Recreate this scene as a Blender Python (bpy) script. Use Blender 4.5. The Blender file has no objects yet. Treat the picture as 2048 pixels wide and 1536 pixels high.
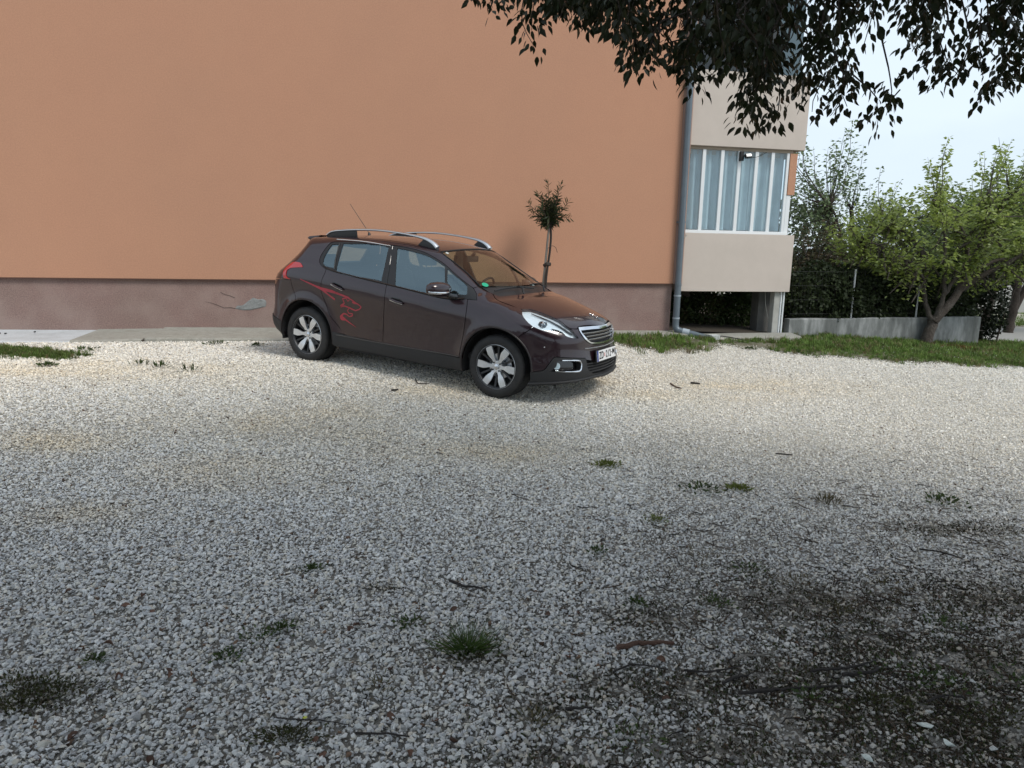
import bpy, bmesh, math, random
import numpy as np
from mathutils import Vector, Matrix
from mathutils.geometry import delaunay_2d_cdt
random.seed(7); rng=np.random.default_rng(7)
SC=bpy.context.scene; COL=SC.collection
rad=math.radians
# ------------------------------------------------------------------ camera, world, sun, exposure
CAM_H=1.5247
PITCH,ROLL=0.1882,0.0190
cam_d=bpy.data.cameras.new('camera'); cam=bpy.data.objects.new('camera',cam_d); COL.objects.link(cam)
cam_d.sensor_width=36; cam_d.lens=1423.67/2048*36; cam_d.clip_start=.05; cam_d.clip_end=2000
_c,_s=math.cos(PITCH),math.sin(PITCH)
_fwd=Vector((0,_c,-_s)); _up0=Vector((0,_s,_c)); _rt0=Vector((1,0,0))
_rt=_rt0*math.cos(ROLL)+_up0*math.sin(ROLL); _up=_up0*math.cos(ROLL)-_rt0*math.sin(ROLL)
cam.matrix_world=Matrix(((_rt.x,_up.x,-_fwd.x,0),(_rt.y,_up.y,-_fwd.y,0),(_rt.z,_up.z,-_fwd.z,CAM_H),(0,0,0,1)))
SC.camera=cam
SUN_EL,SUN_AZ=rad(48),rad(52)      # azimuth: the sun stands behind the viewer's right shoulder
sun_dir=Vector((math.cos(SUN_EL)*math.sin(SUN_AZ),-math.cos(SUN_EL)*math.cos(SUN_AZ),math.sin(SUN_EL)))
W=bpy.data.worlds.new('World'); SC.world=W; W.use_nodes=True
wn=W.node_tree; wn.nodes.clear()
def wnode(t,**k):
    n=wn.nodes.new(t)
    for a,b in k.items(): setattr(n,a,b)
    return n
sky=wnode('ShaderNodeTexSky',sky_type='NISHITA',sun_disc=False,sun_elevation=SUN_EL,sun_rotation=math.atan2(sun_dir.x,sun_dir.y))
tc=wnode('ShaderNodeTexCoord'); mp=wnode('ShaderNodeMapping'); mp.inputs['Scale'].default_value=(1.0,1.0,2.6)
nz=wnode('ShaderNodeTexNoise'); nz.inputs['Scale'].default_value=1.7; nz.inputs['Detail'].default_value=5; nz.inputs['Roughness'].default_value=.5
rp=wnode('ShaderNodeValToRGB'); rp.color_ramp.elements[0].position=.36; rp.color_ramp.elements[0].color=(.62,.62,.62,1); rp.color_ramp.elements[1].position=.62; rp.color_ramp.elements[1].color=(.93,.93,.93,1)
mx=wnode('ShaderNodeMixRGB'); mx.inputs[2].default_value=(7.5,8.6,9.6,1)
bg=wnode('ShaderNodeBackground'); bg.inputs['Strength'].default_value=.1
wo=wnode('ShaderNodeOutputWorld')
L=wn.links.new
L(tc.outputs['Generated'],mp.inputs[0]); L(mp.outputs[0],nz.inputs[0]); L(nz.outputs[0],rp.inputs[0]); L(rp.outputs[0],mx.inputs[0]); L(sky.outputs[0],mx.inputs[1]); L(mx.outputs[0],bg.inputs[0]); L(bg.outputs[0],wo.inputs[0])
sl=bpy.data.lights.new('sun','SUN'); sl.energy=2.1; sl.angle=rad(20); sl.color=(1,.95,.88)
so=bpy.data.objects.new('sun',sl); COL.objects.link(so); so.rotation_euler=(-sun_dir).to_track_quat('-Z','Y').to_euler(); so.location=(0,0,30)
SC.view_settings.view_transform='Standard'; SC.view_settings.look='None'; SC.view_settings.gamma=1; SC.view_settings.exposure=.22
try: SC.view_settings.use_curve_mapping=False
except: pass
# ------------------------------------------------------------------ helpers
def link(o,parent=None):
    COL.objects.link(o)
    if parent is not None: o.parent=parent
    return o
def tag(o,label=None,cat=None,group=None,kind=None):
    if label: o['label']=label
    if cat: o['category']=cat
    if group: o['group']=group
    if kind: o['kind']=kind
    return o
def empty(name,label,cat,loc=(0,0,0),rz=0,group=None):
    o=bpy.data.objects.new(name,None); o.location=loc; o.rotation_euler=(0,0,rz); o.empty_display_size=.1
    return tag(link(o),label,cat,group)
def mesh_np(name,V,Fc,mat=None,smooth=False,normals=None):
    me=bpy.data.meshes.new(name)
    V=np.asarray(V,dtype=np.float32)
    if isinstance(Fc,np.ndarray):
        nf,k=Fc.shape
        me.vertices.add(len(V)); me.vertices.foreach_set('co',V.ravel())
        me.loops.add(nf*k); me.loops.foreach_set('vertex_index',Fc.astype(np.int32).ravel())
        me.polygons.add(nf); me.polygons.foreach_set('loop_start',np.arange(nf,dtype=np.int32)*k)
        try: me.polygons.foreach_set('loop_total',np.full(nf,k,dtype=np.int32))
        except Exception: pass
        me.update(calc_edges=True); me.validate()
    else:
        me.from_pydata([tuple(map(float,v)) for v in V],[],[tuple(map(int,f)) for f in Fc]); me.update()
    if smooth: me.polygons.foreach_set('use_smooth',[True]*len(me.polygons))
    if normals is not None: me.normals_split_custom_set_from_vertices([tuple(map(float,n)) for n in normals])
    if mat: me.materials.append(mat)
    return me
def obj(name,me,parent=None,loc=None,rot=None):
    o=bpy.data.objects.new(name,me)
    if loc is not None: o.location=loc
    if rot is not None: o.rotation_euler=rot
    return link(o,parent)
class MB:
    def __init__(s): s.v=[];s.f=[]
    def add(s,V,Fc,M=None):
        b=len(s.v)
        for v in V: s.v.append(tuple(M@Vector(v)) if M is not None else tuple(v))
        s.f+= [tuple(i+b for i in f) for f in Fc]; return s
    def box(s,x0,x1,y0,y1,z0,z1,M=None):
        return s.add([(x0,y0,z0),(x1,y0,z0),(x1,y1,z0),(x0,y1,z0),(x0,y0,z1),(x1,y0,z1),(x1,y1,z1),(x0,y1,z1)],
            [(3,2,1,0),(4,5,6,7),(0,1,5,4),(1,2,6,5),(2,3,7,6),(3,0,4,7)],M)
    def tube(s,pts,r,n=8,M=None,cap=True,sx=1.,ref=None):
        pts=[Vector(p) for p in pts]; rs=r if hasattr(r,'__len__') else [r]*len(pts)
        b=[];F_=[];V=[]
        prev=None
        for i,p in enumerate(pts):
            t=(pts[min(i+1,len(pts)-1)]-pts[max(i-1,0)]).normalized()
            a=Vector(ref) if ref else (prev if prev is not None else (Vector((0,0,1)) if abs(t.z)<.9 else Vector((1,0,0))))
            x=a-t*a.dot(t)
            if x.length<1e-5: x=t.orthogonal()
            x.normalize(); y=t.cross(x); prev=x
            for k in range(n):
                an=2*math.pi*k/n; V.append(p+x*math.cos(an)*rs[i]+y*math.sin(an)*rs[i]*sx)
        m=len(pts)
        for i in range(m-1):
            for k in range(n):
                F_.append((i*n+k,i*n+(k+1)%n,(i+1)*n+(k+1)%n,(i+1)*n+k))
        if cap: F_.append(tuple(range(n))[::-1]); F_.append(tuple((m-1)*n+k for k in range(n)))
        return s.add(V,F_,M)
    def lathe(s,prof,n=40,M=None,axis='y'):
        V=[];F_=[]
        for (r,h) in prof:
            for k in range(n):
                a=2*math.pi*k/n; V.append((r*math.cos(a),h,r*math.sin(a)))
        for i in range(len(prof)-1):
            for k in range(n): F_.append((i*n+k,(i+1)*n+k,(i+1)*n+(k+1)%n,i*n+(k+1)%n))
        return s.add(V,F_,M)
    def prism(s,poly,h0,h1,M=None,axes='xz'):
        """polygon in a plane, extruded along the third axis"""
        n=len(poly)
        def P(a,b,h): return (a,h,b) if axes=='xz' else ((a,b,h) if axes=='xy' else (h,a,b))
        V=[P(a,b,h0) for a,b in poly]+[P(a,b,h1) for a,b in poly]
        F_=[tuple(range(n)),tuple(range(2*n-1,n-1,-1))]+[(i,(i+1)%n,n+(i+1)%n,n+i) for i in range(n)]
        return s.add(V,F_,M)
    def build(s,name,mat,parent=None,smooth=False,bevel=0,loc=None,rot=None,seg=2,auto=None):
        me=bpy.data.meshes.new(name); me.from_pydata(s.v,[],s.f); me.update()
        bm=bmesh.new(); bm.from_mesh(me)
        bmesh.ops.recalc_face_normals(bm,faces=bm.faces)
        if bevel>0:
            es=[e for e in bm.edges if len(e.link_faces)==2 and e.calc_face_angle(0)>.5]
            bmesh.ops.bevel(bm,geom=es,offset=bevel,segments=seg,affect='EDGES',profile=.6)
        bm.to_mesh(me); bm.free()
        if smooth:
            me.polygons.foreach_set('use_smooth',[True]*len(me.polygons))
            try: me.set_sharp_from_angle(angle=rad(38 if auto is None else auto))
            except Exception: pass
        if mat: me.materials.append(mat)
        return obj(name,me,parent,loc,rot)
# ------------------------------------------------------------------ materials
def mat(name,col,rough=.6,metal=0,coat=0,spec=.5,noise=None,bump=None,var=None,emit=None,alpha=None,sheen=0):
    """noise=(scale,amount,colour2) patchy colour; bump=(scale,strength,distance)"""
    m=bpy.data.materials.new(name); m.use_nodes=True; nt=m.node_tree; b=nt.nodes['Principled BSDF']; l=nt.links.new
    b.inputs['Base Color'].default_value=(*col,1); b.inputs['Roughness'].default_value=rough; b.inputs['Metallic'].default_value=metal
    b.inputs['Coat Weight'].default_value=coat; b.inputs['Coat Roughness'].default_value=.03; b.inputs['Specular IOR Level'].default_value=spec
    tc=nt.nodes.new('ShaderNodeTexCoord')
    last=None
    for i,(sc,am,c2) in enumerate(noise or []):
        n=nt.nodes.new('ShaderNodeTexNoise'); n.inputs['Scale'].default_value=sc; n.inputs['Detail'].default_value=6; n.inputs['Roughness'].default_value=.6
        l(tc.outputs['Object'],n.inputs[0])
        r=nt.nodes.new('ShaderNodeValToRGB'); r.color_ramp.elements[0].position=.42; r.color_ramp.elements[1].position=.66
        r.color_ramp.elements[0].color=(0,0,0,1); r.color_ramp.elements[1].color=(am,am,am,1); l(n.outputs[0],r.inputs[0])
        x=nt.nodes.new('ShaderNodeMixRGB'); x.inputs[1].default_value=(*col,1); x.inputs[2].default_value=(*c2,1); l(r.outputs[0],x.inputs[0])
        if last: l(last,x.inputs[1])
        last=x.outputs[0]
    if var:   # random per object brightness
        oi=nt.nodes.new('ShaderNodeObjectInfo'); h=nt.nodes.new('ShaderNodeHueSaturation'); mr=nt.nodes.new('ShaderNodeMapRange')
        mr.inputs['To Min'].default_value=1-var; mr.inputs['To Max'].default_value=1+var
        l(oi.outputs['Random'],mr.inputs[0]); l(mr.outputs[0],h.inputs['Value']); h.inputs['Color'].default_value=(*col,1)
        if last: l(last,h.inputs['Color'])
        last=h.outputs[0]
    if last: l(last,b.inputs['Base Color'])
    pb=None
    for (sc,st,di) in (bump or []):
        n=nt.nodes.new('ShaderNodeTexNoise'); n.inputs['Scale'].default_value=sc; n.inputs['Detail'].default_value=4
        l(tc.outputs['Object'],n.inputs[0]); bp=nt.nodes.new('ShaderNodeBump'); bp.inputs['Strength'].default_value=st; bp.inputs['Distance'].default_value=di
        l(n.outputs[0],bp.inputs['Height'])
        if pb: l(pb,bp.inputs['Normal'])
        pb=bp.outputs[0]; l(pb,b.inputs['Normal'])
    if emit: b.inputs['Emission Color'].default_value=(*emit,1); b.inputs['Emission Strength'].default_value=1
    return m
def glass_mat(name,tint,ior=1.6,rough=0.0,haze=None,refl=(1,1,1)):
    m=bpy.data.materials.new(name); m.use_nodes=True; nt=m.node_tree; nt.nodes.clear(); l=nt.links.new
    t=nt.nodes.new('ShaderNodeBsdfTransparent'); t.inputs[0].default_value=(*tint,1)
    g=nt.nodes.new('ShaderNodeBsdfGlossy'); g.inputs['Roughness'].default_value=rough; g.inputs[0].default_value=(*refl,1)
    # two-sided Schlick reflectance, so a thin pane reflects alike from outside and from inside
    ge=nt.nodes.new('ShaderNodeNewGeometry'); dp=nt.nodes.new('ShaderNodeVectorMath'); dp.operation='DOT_PRODUCT'; l(ge.outputs['Normal'],dp.inputs[0]); l(ge.outputs['Incoming'],dp.inputs[1])
    def mth(op,a_,b_):
        n=nt.nodes.new('ShaderNodeMath'); n.operation=op
        for i,v in enumerate((a_,b_)):
            if v is None: continue
            if isinstance(v,(int,float)): n.inputs[i].default_value=v
            else: l(v,n.inputs[i])
        return n.outputs[0]
    r0=((ior-1)/(ior+1))**2
    ab=mth('ABSOLUTE',dp.outputs['Value'],None); om=mth('SUBTRACT',1.0,ab); pw=mth('POWER',om,5.0); fr_=mth('ADD',mth('MULTIPLY',pw,1-r0),r0)
    x=nt.nodes.new('ShaderNodeMixShader'); o=nt.nodes.new('ShaderNodeOutputMaterial')
    l(fr_,x.inputs[0]); l(t.outputs[0],x.inputs[1]); l(g.outputs[0],x.inputs[2])
    out=x.outputs[0]
    if haze:
        d=nt.nodes.new('ShaderNodeBsdfDiffuse'); d.inputs[0].default_value=(*haze[1],1); y=nt.nodes.new('ShaderNodeMixShader'); y.inputs[0].default_value=haze[0]
        l(out,y.inputs[1]); l(d.outputs[0],y.inputs[2]); out=y.outputs[0]
    l(out,o.inputs[0]); return m
def leaf_mat(name,cols,trans=.3,rough=.45,attr=False):
    """colours picked per leaf: by object random, or by the 'tint' value of every leaf in a joined crown"""
    m=bpy.data.materials.new(name); m.use_nodes=True; nt=m.node_tree; b=nt.nodes['Principled BSDF']; l=nt.links.new
    if attr: a=nt.nodes.new('ShaderNodeAttribute'); a.attribute_name='tint'; src=a.outputs['Fac']
    else: a=nt.nodes.new('ShaderNodeObjectInfo'); src=a.outputs['Random']
    r=nt.nodes.new('ShaderNodeValToRGB'); e=r.color_ramp.elements
    while len(e)<len(cols): e.new(.5)
    for i,c in enumerate(cols): e[i].position=i/(len(cols)-1); e[i].color=(*c,1)
    l(src,r.inputs[0]); l(r.outputs[0],b.inputs['Base Color']); b.inputs['Roughness'].default_value=rough
    b.inputs['Specular IOR Level'].default_value=.22
    t=nt.nodes.new('ShaderNodeBsdfTranslucent'); l(r.outputs[0],t.inputs[0]); x=nt.nodes.new('ShaderNodeMixShader'); x.inputs[0].default_value=trans
    o=nt.nodes['Material Output']; l(b.outputs[0],x.inputs[1]); l(t.outputs[0],x.inputs[2]); l(x.outputs[0],o.inputs[0])
    return m

# outlines of the car's panels in the car's own metres: x forward from the front axle, y left, z up
TR={
'belt':[(-2.338,-0.826,1.132),(-2.242,-0.836,1.089),(-2.119,-0.837,1.071),(-1.872,-0.838,1.044),(-1.492,-0.837,1.007),(-1.396,-0.837,0.998),(-1.161,-0.836,0.976),(-0.983,-0.836,0.957),(-0.724,-0.835,0.93),(-0.558,-0.832,0.927),(-0.379,-0.82,0.952)],
'dlo_front':[(-0.278,-0.813,0.952),(-0.314,-0.766,1.004),(-0.378,-0.728,1.058),(-0.445,-0.722,1.089)],
'dlo_top':[(-0.57,-0.707,1.15),(-0.769,-0.671,1.259),(-0.86,-0.667,1.301),(-0.953,-0.66,1.336),(-1.088,-0.647,1.373),(-1.27,-0.645,1.398),(-1.476,-0.651,1.409),(-1.77,-0.673,1.403),(-1.931,-0.668,1.414),(-2.242,-0.699,1.395),(-2.3,-0.713,1.38),(-2.327,-0.738,1.34),(-2.36,-0.767,1.276),(-2.38,-0.794,1.214),(-2.377,-0.813,1.169)],
'quarter_glass':[(-2.275,-0.723,1.363),(-2.187,-0.709,1.376),(-2.155,-0.824,1.113),(-2.283,-0.826,1.127),(-2.323,-0.816,1.158),(-2.325,-0.787,1.226),(-2.302,-0.753,1.303)],
'rear_glass':[(-2.129,-0.701,1.384),(-1.65,-0.66,1.411),(-1.51,-0.675,1.382),(-1.493,-0.754,1.207),(-1.477,-0.828,1.031),(-1.628,-0.829,1.045),(-1.874,-0.836,1.049),(-2.112,-0.835,1.077),(-2.124,-0.78,1.211)],
'front_glass':[(-1.398,-0.665,1.387),(-1.255,-0.663,1.375),(-1.073,-0.666,1.349),(-0.943,-0.673,1.318),(-0.766,-0.682,1.248),(-0.711,-0.755,1.124),(-0.662,-0.823,0.961),(-0.851,-0.828,0.965),(-0.989,-0.83,0.974),(-1.287,-0.831,1.002),(-1.34,-0.761,1.176)],
'front_quarter_glass':[(-0.724,-0.69,1.223),(-0.63,-0.707,1.172),(-0.451,-0.737,1.079),(-0.404,-0.803,0.993),(-0.628,-0.818,0.971)],
'door_gap_b':[(-1.475,-0.655,1.405),(-1.428,-0.749,1.212),(-1.394,-0.838,0.996),(-1.394,-0.862,0.848),(-1.419,-0.841,0.564),(-1.422,-0.839,0.533),(-1.424,-0.837,0.458),(-1.425,-0.836,0.366)],
'door_front':[(-0.443,-0.725,1.086),(-0.377,-0.822,0.945),(-0.368,-0.859,0.783),(-0.371,-0.856,0.803),(-0.377,-0.858,0.664),(-0.399,-0.86,0.508),(-0.423,-0.862,0.351)],
'rear_door_rear':[(-2.25,-0.836,1.09),(-2.26,-0.848,1.042),(-2.284,-0.859,0.987),(-2.295,-0.866,0.933),(-2.291,-0.861,0.826),(-2.228,-0.856,0.701),(-2.166,-0.854,0.577),(-2.056,-0.839,0.472),(-1.972,-0.836,0.388)],
'bumper_seam_rear':[(-2.771,-0.86,0.931),(-2.744,-0.855,0.835),(-2.686,-0.864,0.731)],
'tail':[(-2.764,-0.825,1.126),(-2.652,-0.83,1.13),(-2.614,-0.836,1.104),(-2.597,-0.841,1.084),(-2.786,-0.845,1.058),(-2.836,-0.849,1.031),(-2.845,-0.857,0.975),(-2.827,-0.858,0.949),(-2.771,-0.86,0.931),(-2.879,-0.855,0.937),(-2.896,-0.852,0.986),(-2.885,-0.839,1.034),(-2.842,-0.828,1.077)],
'ws_edge':[(-0.344,-0.665,1.075),(-0.55,-0.612,1.194),(-0.765,-0.593,1.31),(-0.798,-0.596,1.326),(-0.915,-0.58,1.384)],
'hood_gap':[(-0.242,-0.655,1.029),(-0.194,-0.639,1.011),(-0.143,-0.68,0.979),(-0.058,-0.715,0.955),(0.059,-0.699,0.926),(0.164,-0.674,0.899)],
'hood_front':[(0.162,-0.67,0.9),(0.23,-0.592,0.898),(0.333,-0.555,0.872),(0.443,-0.531,0.84),(0.52,-0.523,0.813),(0.591,-0.535,0.776),(0.636,-0.519,0.751),(0.68,-0.443,0.746),(0.675,-0.419,0.761),(0.728,-0.225,0.768),(0.757,0.038,0.757)],
'lamp':[(0.162,-0.67,0.9),(0.219,-0.741,0.856),(0.288,-0.782,0.811),(0.367,-0.792,0.766),(0.434,-0.767,0.741),(0.512,-0.717,0.722),(0.568,-0.672,0.707),(0.582,-0.653,0.712),(0.606,-0.623,0.711),(0.643,-0.597,0.685),(0.692,-0.525,0.667),(0.714,-0.478,0.663),(0.688,-0.504,0.696),(0.652,-0.518,0.735),(0.592,-0.538,0.774),(0.522,-0.528,0.811),(0.445,-0.536,0.838),(0.336,-0.56,0.87),(0.232,-0.596,0.896),(0.182,-0.64,0.902)],
'grille_out':[(0.673,-0.423,0.761),(0.692,-0.441,0.733),(0.728,-0.424,0.679),(0.751,-0.378,0.634),(0.774,-0.284,0.595),(0.797,-0.019,0.579)],
'grille_in':[(0.703,-0.421,0.729),(0.718,-0.417,0.706),(0.757,-0.347,0.639),(0.772,-0.284,0.611),(0.795,-0.018,0.597)],
'grille_in_top':[(0.702,-0.419,0.731),(0.748,-0.246,0.734),(0.773,0.005,0.727)],
'black_low':[(0.343,-0.843,0.323),(0.506,-0.784,0.354),(0.543,-0.759,0.415),(0.575,-0.726,0.477),(0.591,-0.711,0.486),(0.772,-0.407,0.464),(0.779,-0.398,0.445),(0.804,-0.308,0.426)],
'fog_hole':[(0.562,-0.754,0.342),(0.603,-0.72,0.39),(0.608,-0.706,0.439),(0.628,-0.685,0.449),(0.735,-0.53,0.445),(0.757,-0.489,0.425),(0.768,-0.491,0.362),(0.757,-0.524,0.339)],
'lower_grille':[(0.78,-0.399,0.442),(0.794,-0.395,0.382),(0.807,-0.368,0.336),(0.826,-0.255,0.294),(0.841,-0.051,0.274)],
'bump_bot':[(0.359,-0.823,0.196),(0.589,-0.724,0.225),(0.738,-0.547,0.243),(0.827,-0.21,0.257),(0.836,-0.034,0.248)],
'lion_top':[(-2.618,-0.863,0.949),(-2.49,-0.865,0.918),(-2.366,-0.864,0.888),(-2.284,-0.864,0.869),(-2.142,-0.864,0.856),(-1.993,-0.862,0.829),(-1.896,-0.86,0.809),(-1.881,-0.86,0.799),(-1.838,-0.859,0.785),(-1.8,-0.857,0.762),(-1.762,-0.856,0.752),(-1.72,-0.854,0.726),(-1.745,-0.851,0.697),(-1.804,-0.85,0.677),(-1.852,-0.851,0.689),(-1.901,-0.852,0.702),(-1.959,-0.853,0.711),(-2.015,-0.852,0.7),(-1.958,-0.855,0.742),(-1.976,-0.858,0.774),(-1.985,-0.859,0.792),(-1.935,-0.86,0.801)],
'lion_mid':[(-2.284,-0.864,0.865),(-2.194,-0.861,0.816),(-2.096,-0.857,0.769)],
'lion_low':[(-1.891,-0.851,0.696),(-1.917,-0.849,0.666),(-1.904,-0.847,0.637),(-1.845,-0.847,0.636),(-1.851,-0.845,0.613),(-1.896,-0.844,0.6),(-1.934,-0.845,0.622),(-1.974,-0.846,0.625),(-2.021,-0.843,0.585),(-2.007,-0.84,0.556),(-1.947,-0.84,0.555)],
'lion_tail':[(-2.015,-0.843,0.593),(-1.957,-0.841,0.562),(-1.879,-0.838,0.525),(-1.801,-0.837,0.492)],
}

# ------------------------------------------------------------------ ground
def sstep(a,b,v):
    s=np.clip((np.asarray(v,float)-a)/(b-a),0,1); return s*s*(3-2*s)
def gz(x,y): return .2*sstep(5.7,11.2,np.asarray(y)-np.asarray(x))-.3*sstep(5.5,11,x)
WX,WY,WA=2.8251,12.0792,.20316       # right-hand corner of the orange wall and its direction
wdx,wdy=math.cos(WA),math.sin(WA)
WM=Matrix.Translation((WX,WY,0))@Matrix.Rotation(WA,4,'Z')    # wall frame: x along the wall (0 at the corner), -y towards the viewer

# positions on the ground (x, y in metres) of stains, litter and plants, and of the hanging shoots of the near tree (x, y, z, length)
BEIGE=[[-0.31,5.2,0.95,0.35],[-1.87,5.58,1.0,0.5],[-3.29,4.95,0.5,0.3],[-2.39,3.79,0.35,0.2],[-1.82,4.59,0.7,0.35],[2.68,8.21,1.4,0.7],[-1.47,6.11,0.7,0.4],[-0.64,7.24,0.8,0.5],[-4.3,7.3,1.6,0.6],[0.73,8.1,0.9,0.4],[1.77,7.55,1.0,0.4]]
STICKS=[('thick reddish brown stick lying across the gravel right of the grass tuft', [(0.43, 2.51), (0.51, 2.54), (0.65, 2.56)], 0.011, 'r'), ('black curved twig just below the thick brown stick', [(0.39, 2.35), (0.46, 2.4), (0.53, 2.39), (0.59, 2.37)], 0.005, 'd'), ('black stick above the grass tuft', [(-0.27, 3.05), (-0.21, 3.0), (-0.15, 2.99), (-0.1, 2.96)], 0.008, 'd'), ('long black branch near the lower right corner', [(0.85, 2.25), (0.93, 2.26), (1.06, 2.28), (1.22, 2.29)], 0.008, 'd'), ('forked black branch above the long one at lower right', [(1.12, 2.38), (1.24, 2.4), (1.35, 2.43), (1.4, 2.46)], 0.007, 'd'), ('thick black broken twig beside the weeds at lower right', [(1.23, 2.36), (1.29, 2.37), (1.35, 2.38), (1.38, 2.41)], 0.01, 'd'), ('straight dark twig near the bottom edge', [(-0.47, 1.99), (-0.39, 1.99), (-0.3, 1.98)], 0.005, 'd'), ('thin crooked twig at the bottom edge left of the straight one', [(-0.75, 2.06), (-0.66, 2.05), (-0.58, 2.05), (-0.5, 2.03)], 0.003, 'd'), ('short black twig right of the centre foreground', [(0.2, 2.13), (0.25, 2.14), (0.29, 2.15)], 0.007, 'd'), ('black twig pointing right from the thick brown stick', [(0.65, 2.37), (0.71, 2.36), (0.77, 2.37), (0.87, 2.4)], 0.005, 'd'), ('knobbly grey twig at the right of the thick brown stick', [(0.86, 2.44), (0.91, 2.47), (0.94, 2.47), (1.03, 2.5)], 0.006, 'g'), ('black twig lying diagonal beside the grey one', [(0.77, 2.29), (0.82, 2.33), (0.89, 2.35)], 0.007, 'd'), ('black twig pair low in the right half', [(0.81, 2.23), (0.86, 2.24), (0.92, 2.27)], 0.008, 'd'), ('thin dark twig far out at the right edge', [(2.15, 3.51), (2.24, 3.47), (2.31, 3.4)], 0.006, 'd'), ('thin pale bent stem near the bottom right corner', [(1.39, 1.97), (1.44, 1.99), (1.46, 2.04), (1.48, 2.07)], 0.003, 'g'), ('dark curved root near the bottom right', [(1.45, 2.21), (1.52, 2.24), (1.59, 2.24), (1.6, 2.23)], 0.006, 'd'), ('small black twig in front of the car door', [(-1.04, 7.52), (-0.98, 7.34), (-0.87, 7.37)], 0.006, 'd'), ('small black twig left of the one before the car door', [(-1.21, 7.0), (-1.17, 7.01), (-1.15, 7.04)], 0.009, 'd'), ('brown twig on the gravel right of the car', [(1.82, 8.04), (1.86, 7.91), (1.89, 7.8)], 0.01, 'r'), ('black twig beside the brown one right of the car', [(2.08, 8.17), (2.14, 8.15), (2.18, 8.13)], 0.012, 'd'), ('slanting thin twig in the gravel near the green moss pads', [(0.93, 3.95), (1.02, 4.05), (1.09, 4.12)], 0.004, 'g'), ('thin dark twig at the centre below the car', [(2.03, 5.26), (2.09, 5.24), (2.14, 5.22)], 0.006, 'd'), ('curved dark twig at the far right of the foreground', [(1.4, 2.31), (1.42, 2.29), (1.43, 2.25)], 0.004, 'd')]
WEEDS=[[-0.96,2.54,0.1,"leafy"],[-0.9,2.62,0.05,"leafy"],[-0.93,3.15,0.05,"leafy"],[-1.65,2.21,0.16,"moss"],[-1.54,2.19,0.13,"moss"],[-1.63,2.1,0.13,"moss"],[-0.68,1.98,0.1,"moss"],[-0.4,2.67,0.05,"leafy"],[0.45,3.4,0.07,"leafy"],[1.18,3.2,0.11,"leafy"],[0.9,2.89,0.08,"leafy"],[0.56,2.88,0.05,"leafy"],[0.4,2.0,0.09,"leafy"],[0.69,4.91,0.1,"pad"],[0.84,3.87,0.08,"pad"],[1.25,4.41,0.12,"leafy"],[1.49,4.44,0.08,"pad"],[1.47,2.35,0.17,"leafy"],[1.56,2.31,0.15,"leafy"],[1.61,2.12,0.22,"moss"],[1.83,2.31,0.16,"leafy"],[1.04,2.23,0.08,"leafy"],[1.83,2.74,0.09,"leafy"],[1.29,2.21,0.13,"moss"],[-4.93,7.42,0.1,"leafy"],[-3.35,7.26,0.1,"grass"],[-3.73,7.43,0.08,"grass"],[-4.02,7.59,0.08,"grass"],[2.72,4.24,0.14,"leafy"],[-3.93,9.31,0.14,"leafy"],[-5.19,8.54,0.14,"leafy"],[-3.34,9.24,0.1,"leafy"],[3.69,10.99,0.1,"leafy"],[4.4,10.96,0.16,"leafy"],[-1.51,2.37,0.05,"leafy"],[-1.04,2.4,0.06,"leafy"],[1.44,2.85,0.1,"dry"],[0.96,3.36,0.13,"dry"],[1.36,3.08,0.12,"dry"],[1.75,3.07,0.12,"dry"],[-0.43,2.23,0.07,"dry"],[0.1,2.07,0.06,"dry"],[1.98,4.2,0.09,"dry"]]
DEAD=[[-1.92,2.88],[-1.59,2.86],[-1.61,2.77],[-1.48,2.73],[-1.37,2.27],[-1.19,2.28],[-1.09,2.25],[-1.21,2.31],[-1.39,1.86],[-1.05,1.86],[-1.52,2.47],[-1.62,2.42],[-0.23,2.79],[-0.26,2.36],[-0.42,2.35],[-0.61,2.64],[-0.63,2.61],[-0.38,2.08],[-0.23,2.07],[-0.16,1.97],[-0.29,1.91],[0.17,2.76],[0.3,2.78],[0.17,2.65],[0.23,2.45],[0.55,2.2],[1.95,2.98],[-0.59,1.96],[-0.55,1.9],[-1.34,1.96],[0.58,2.44],[1.02,2.41],[1.04,2.32]]
STONES=[[0.55,2.19,0.055,0.8],[1.38,2.09,0.075,1.3],[1.4,2.0,0.06,1.0],[1.43,2.16,0.04,1.0],[1.53,1.98,0.05,0.8],[-0.58,2.08,0.055,1],[-0.29,2.09,0.05,1],[-0.47,2.03,0.05,1],[-1.31,2.65,0.05,1],[-0.44,2.4,0.06,1],[1.25,2.33,0.035,1.2],[1.62,2.34,0.04,1],[1.69,2.34,0.04,1.0],[1.11,1.93,0.06,1.2],[0.76,2.48,0.05,1],[-1.57,2.89,0.06,1]]
SOIL=[[-0.14,2.45,0.16,0.09],[0.12,2.15,0.13,0.08],[-0.58,2.98,0.1,0.04],[0.65,2.28,0.2,0.12],[1.0,2.35,0.28,0.15],[1.15,2.13,0.3,0.16],[1.52,2.19,0.3,0.2],[1.88,2.47,0.3,0.2],[0.69,1.97,0.25,0.12],[1.22,1.94,0.3,0.12],[2.18,2.99,0.35,0.2],[1.34,2.91,0.4,0.2],[-1.6,2.15,0.18,0.07],[2.5,3.83,0.3,0.1],[0.6,2.76,0.2,0.1],[0.4,2.27,0.2,0.1],[1.45,2.56,0.3,0.14],[1.62,2.0,0.3,0.2],[0.14,1.9,0.2,0.06]]
TUFT=[-0.15,2.5]
FLOWER=[-0.65,2.06]
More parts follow.
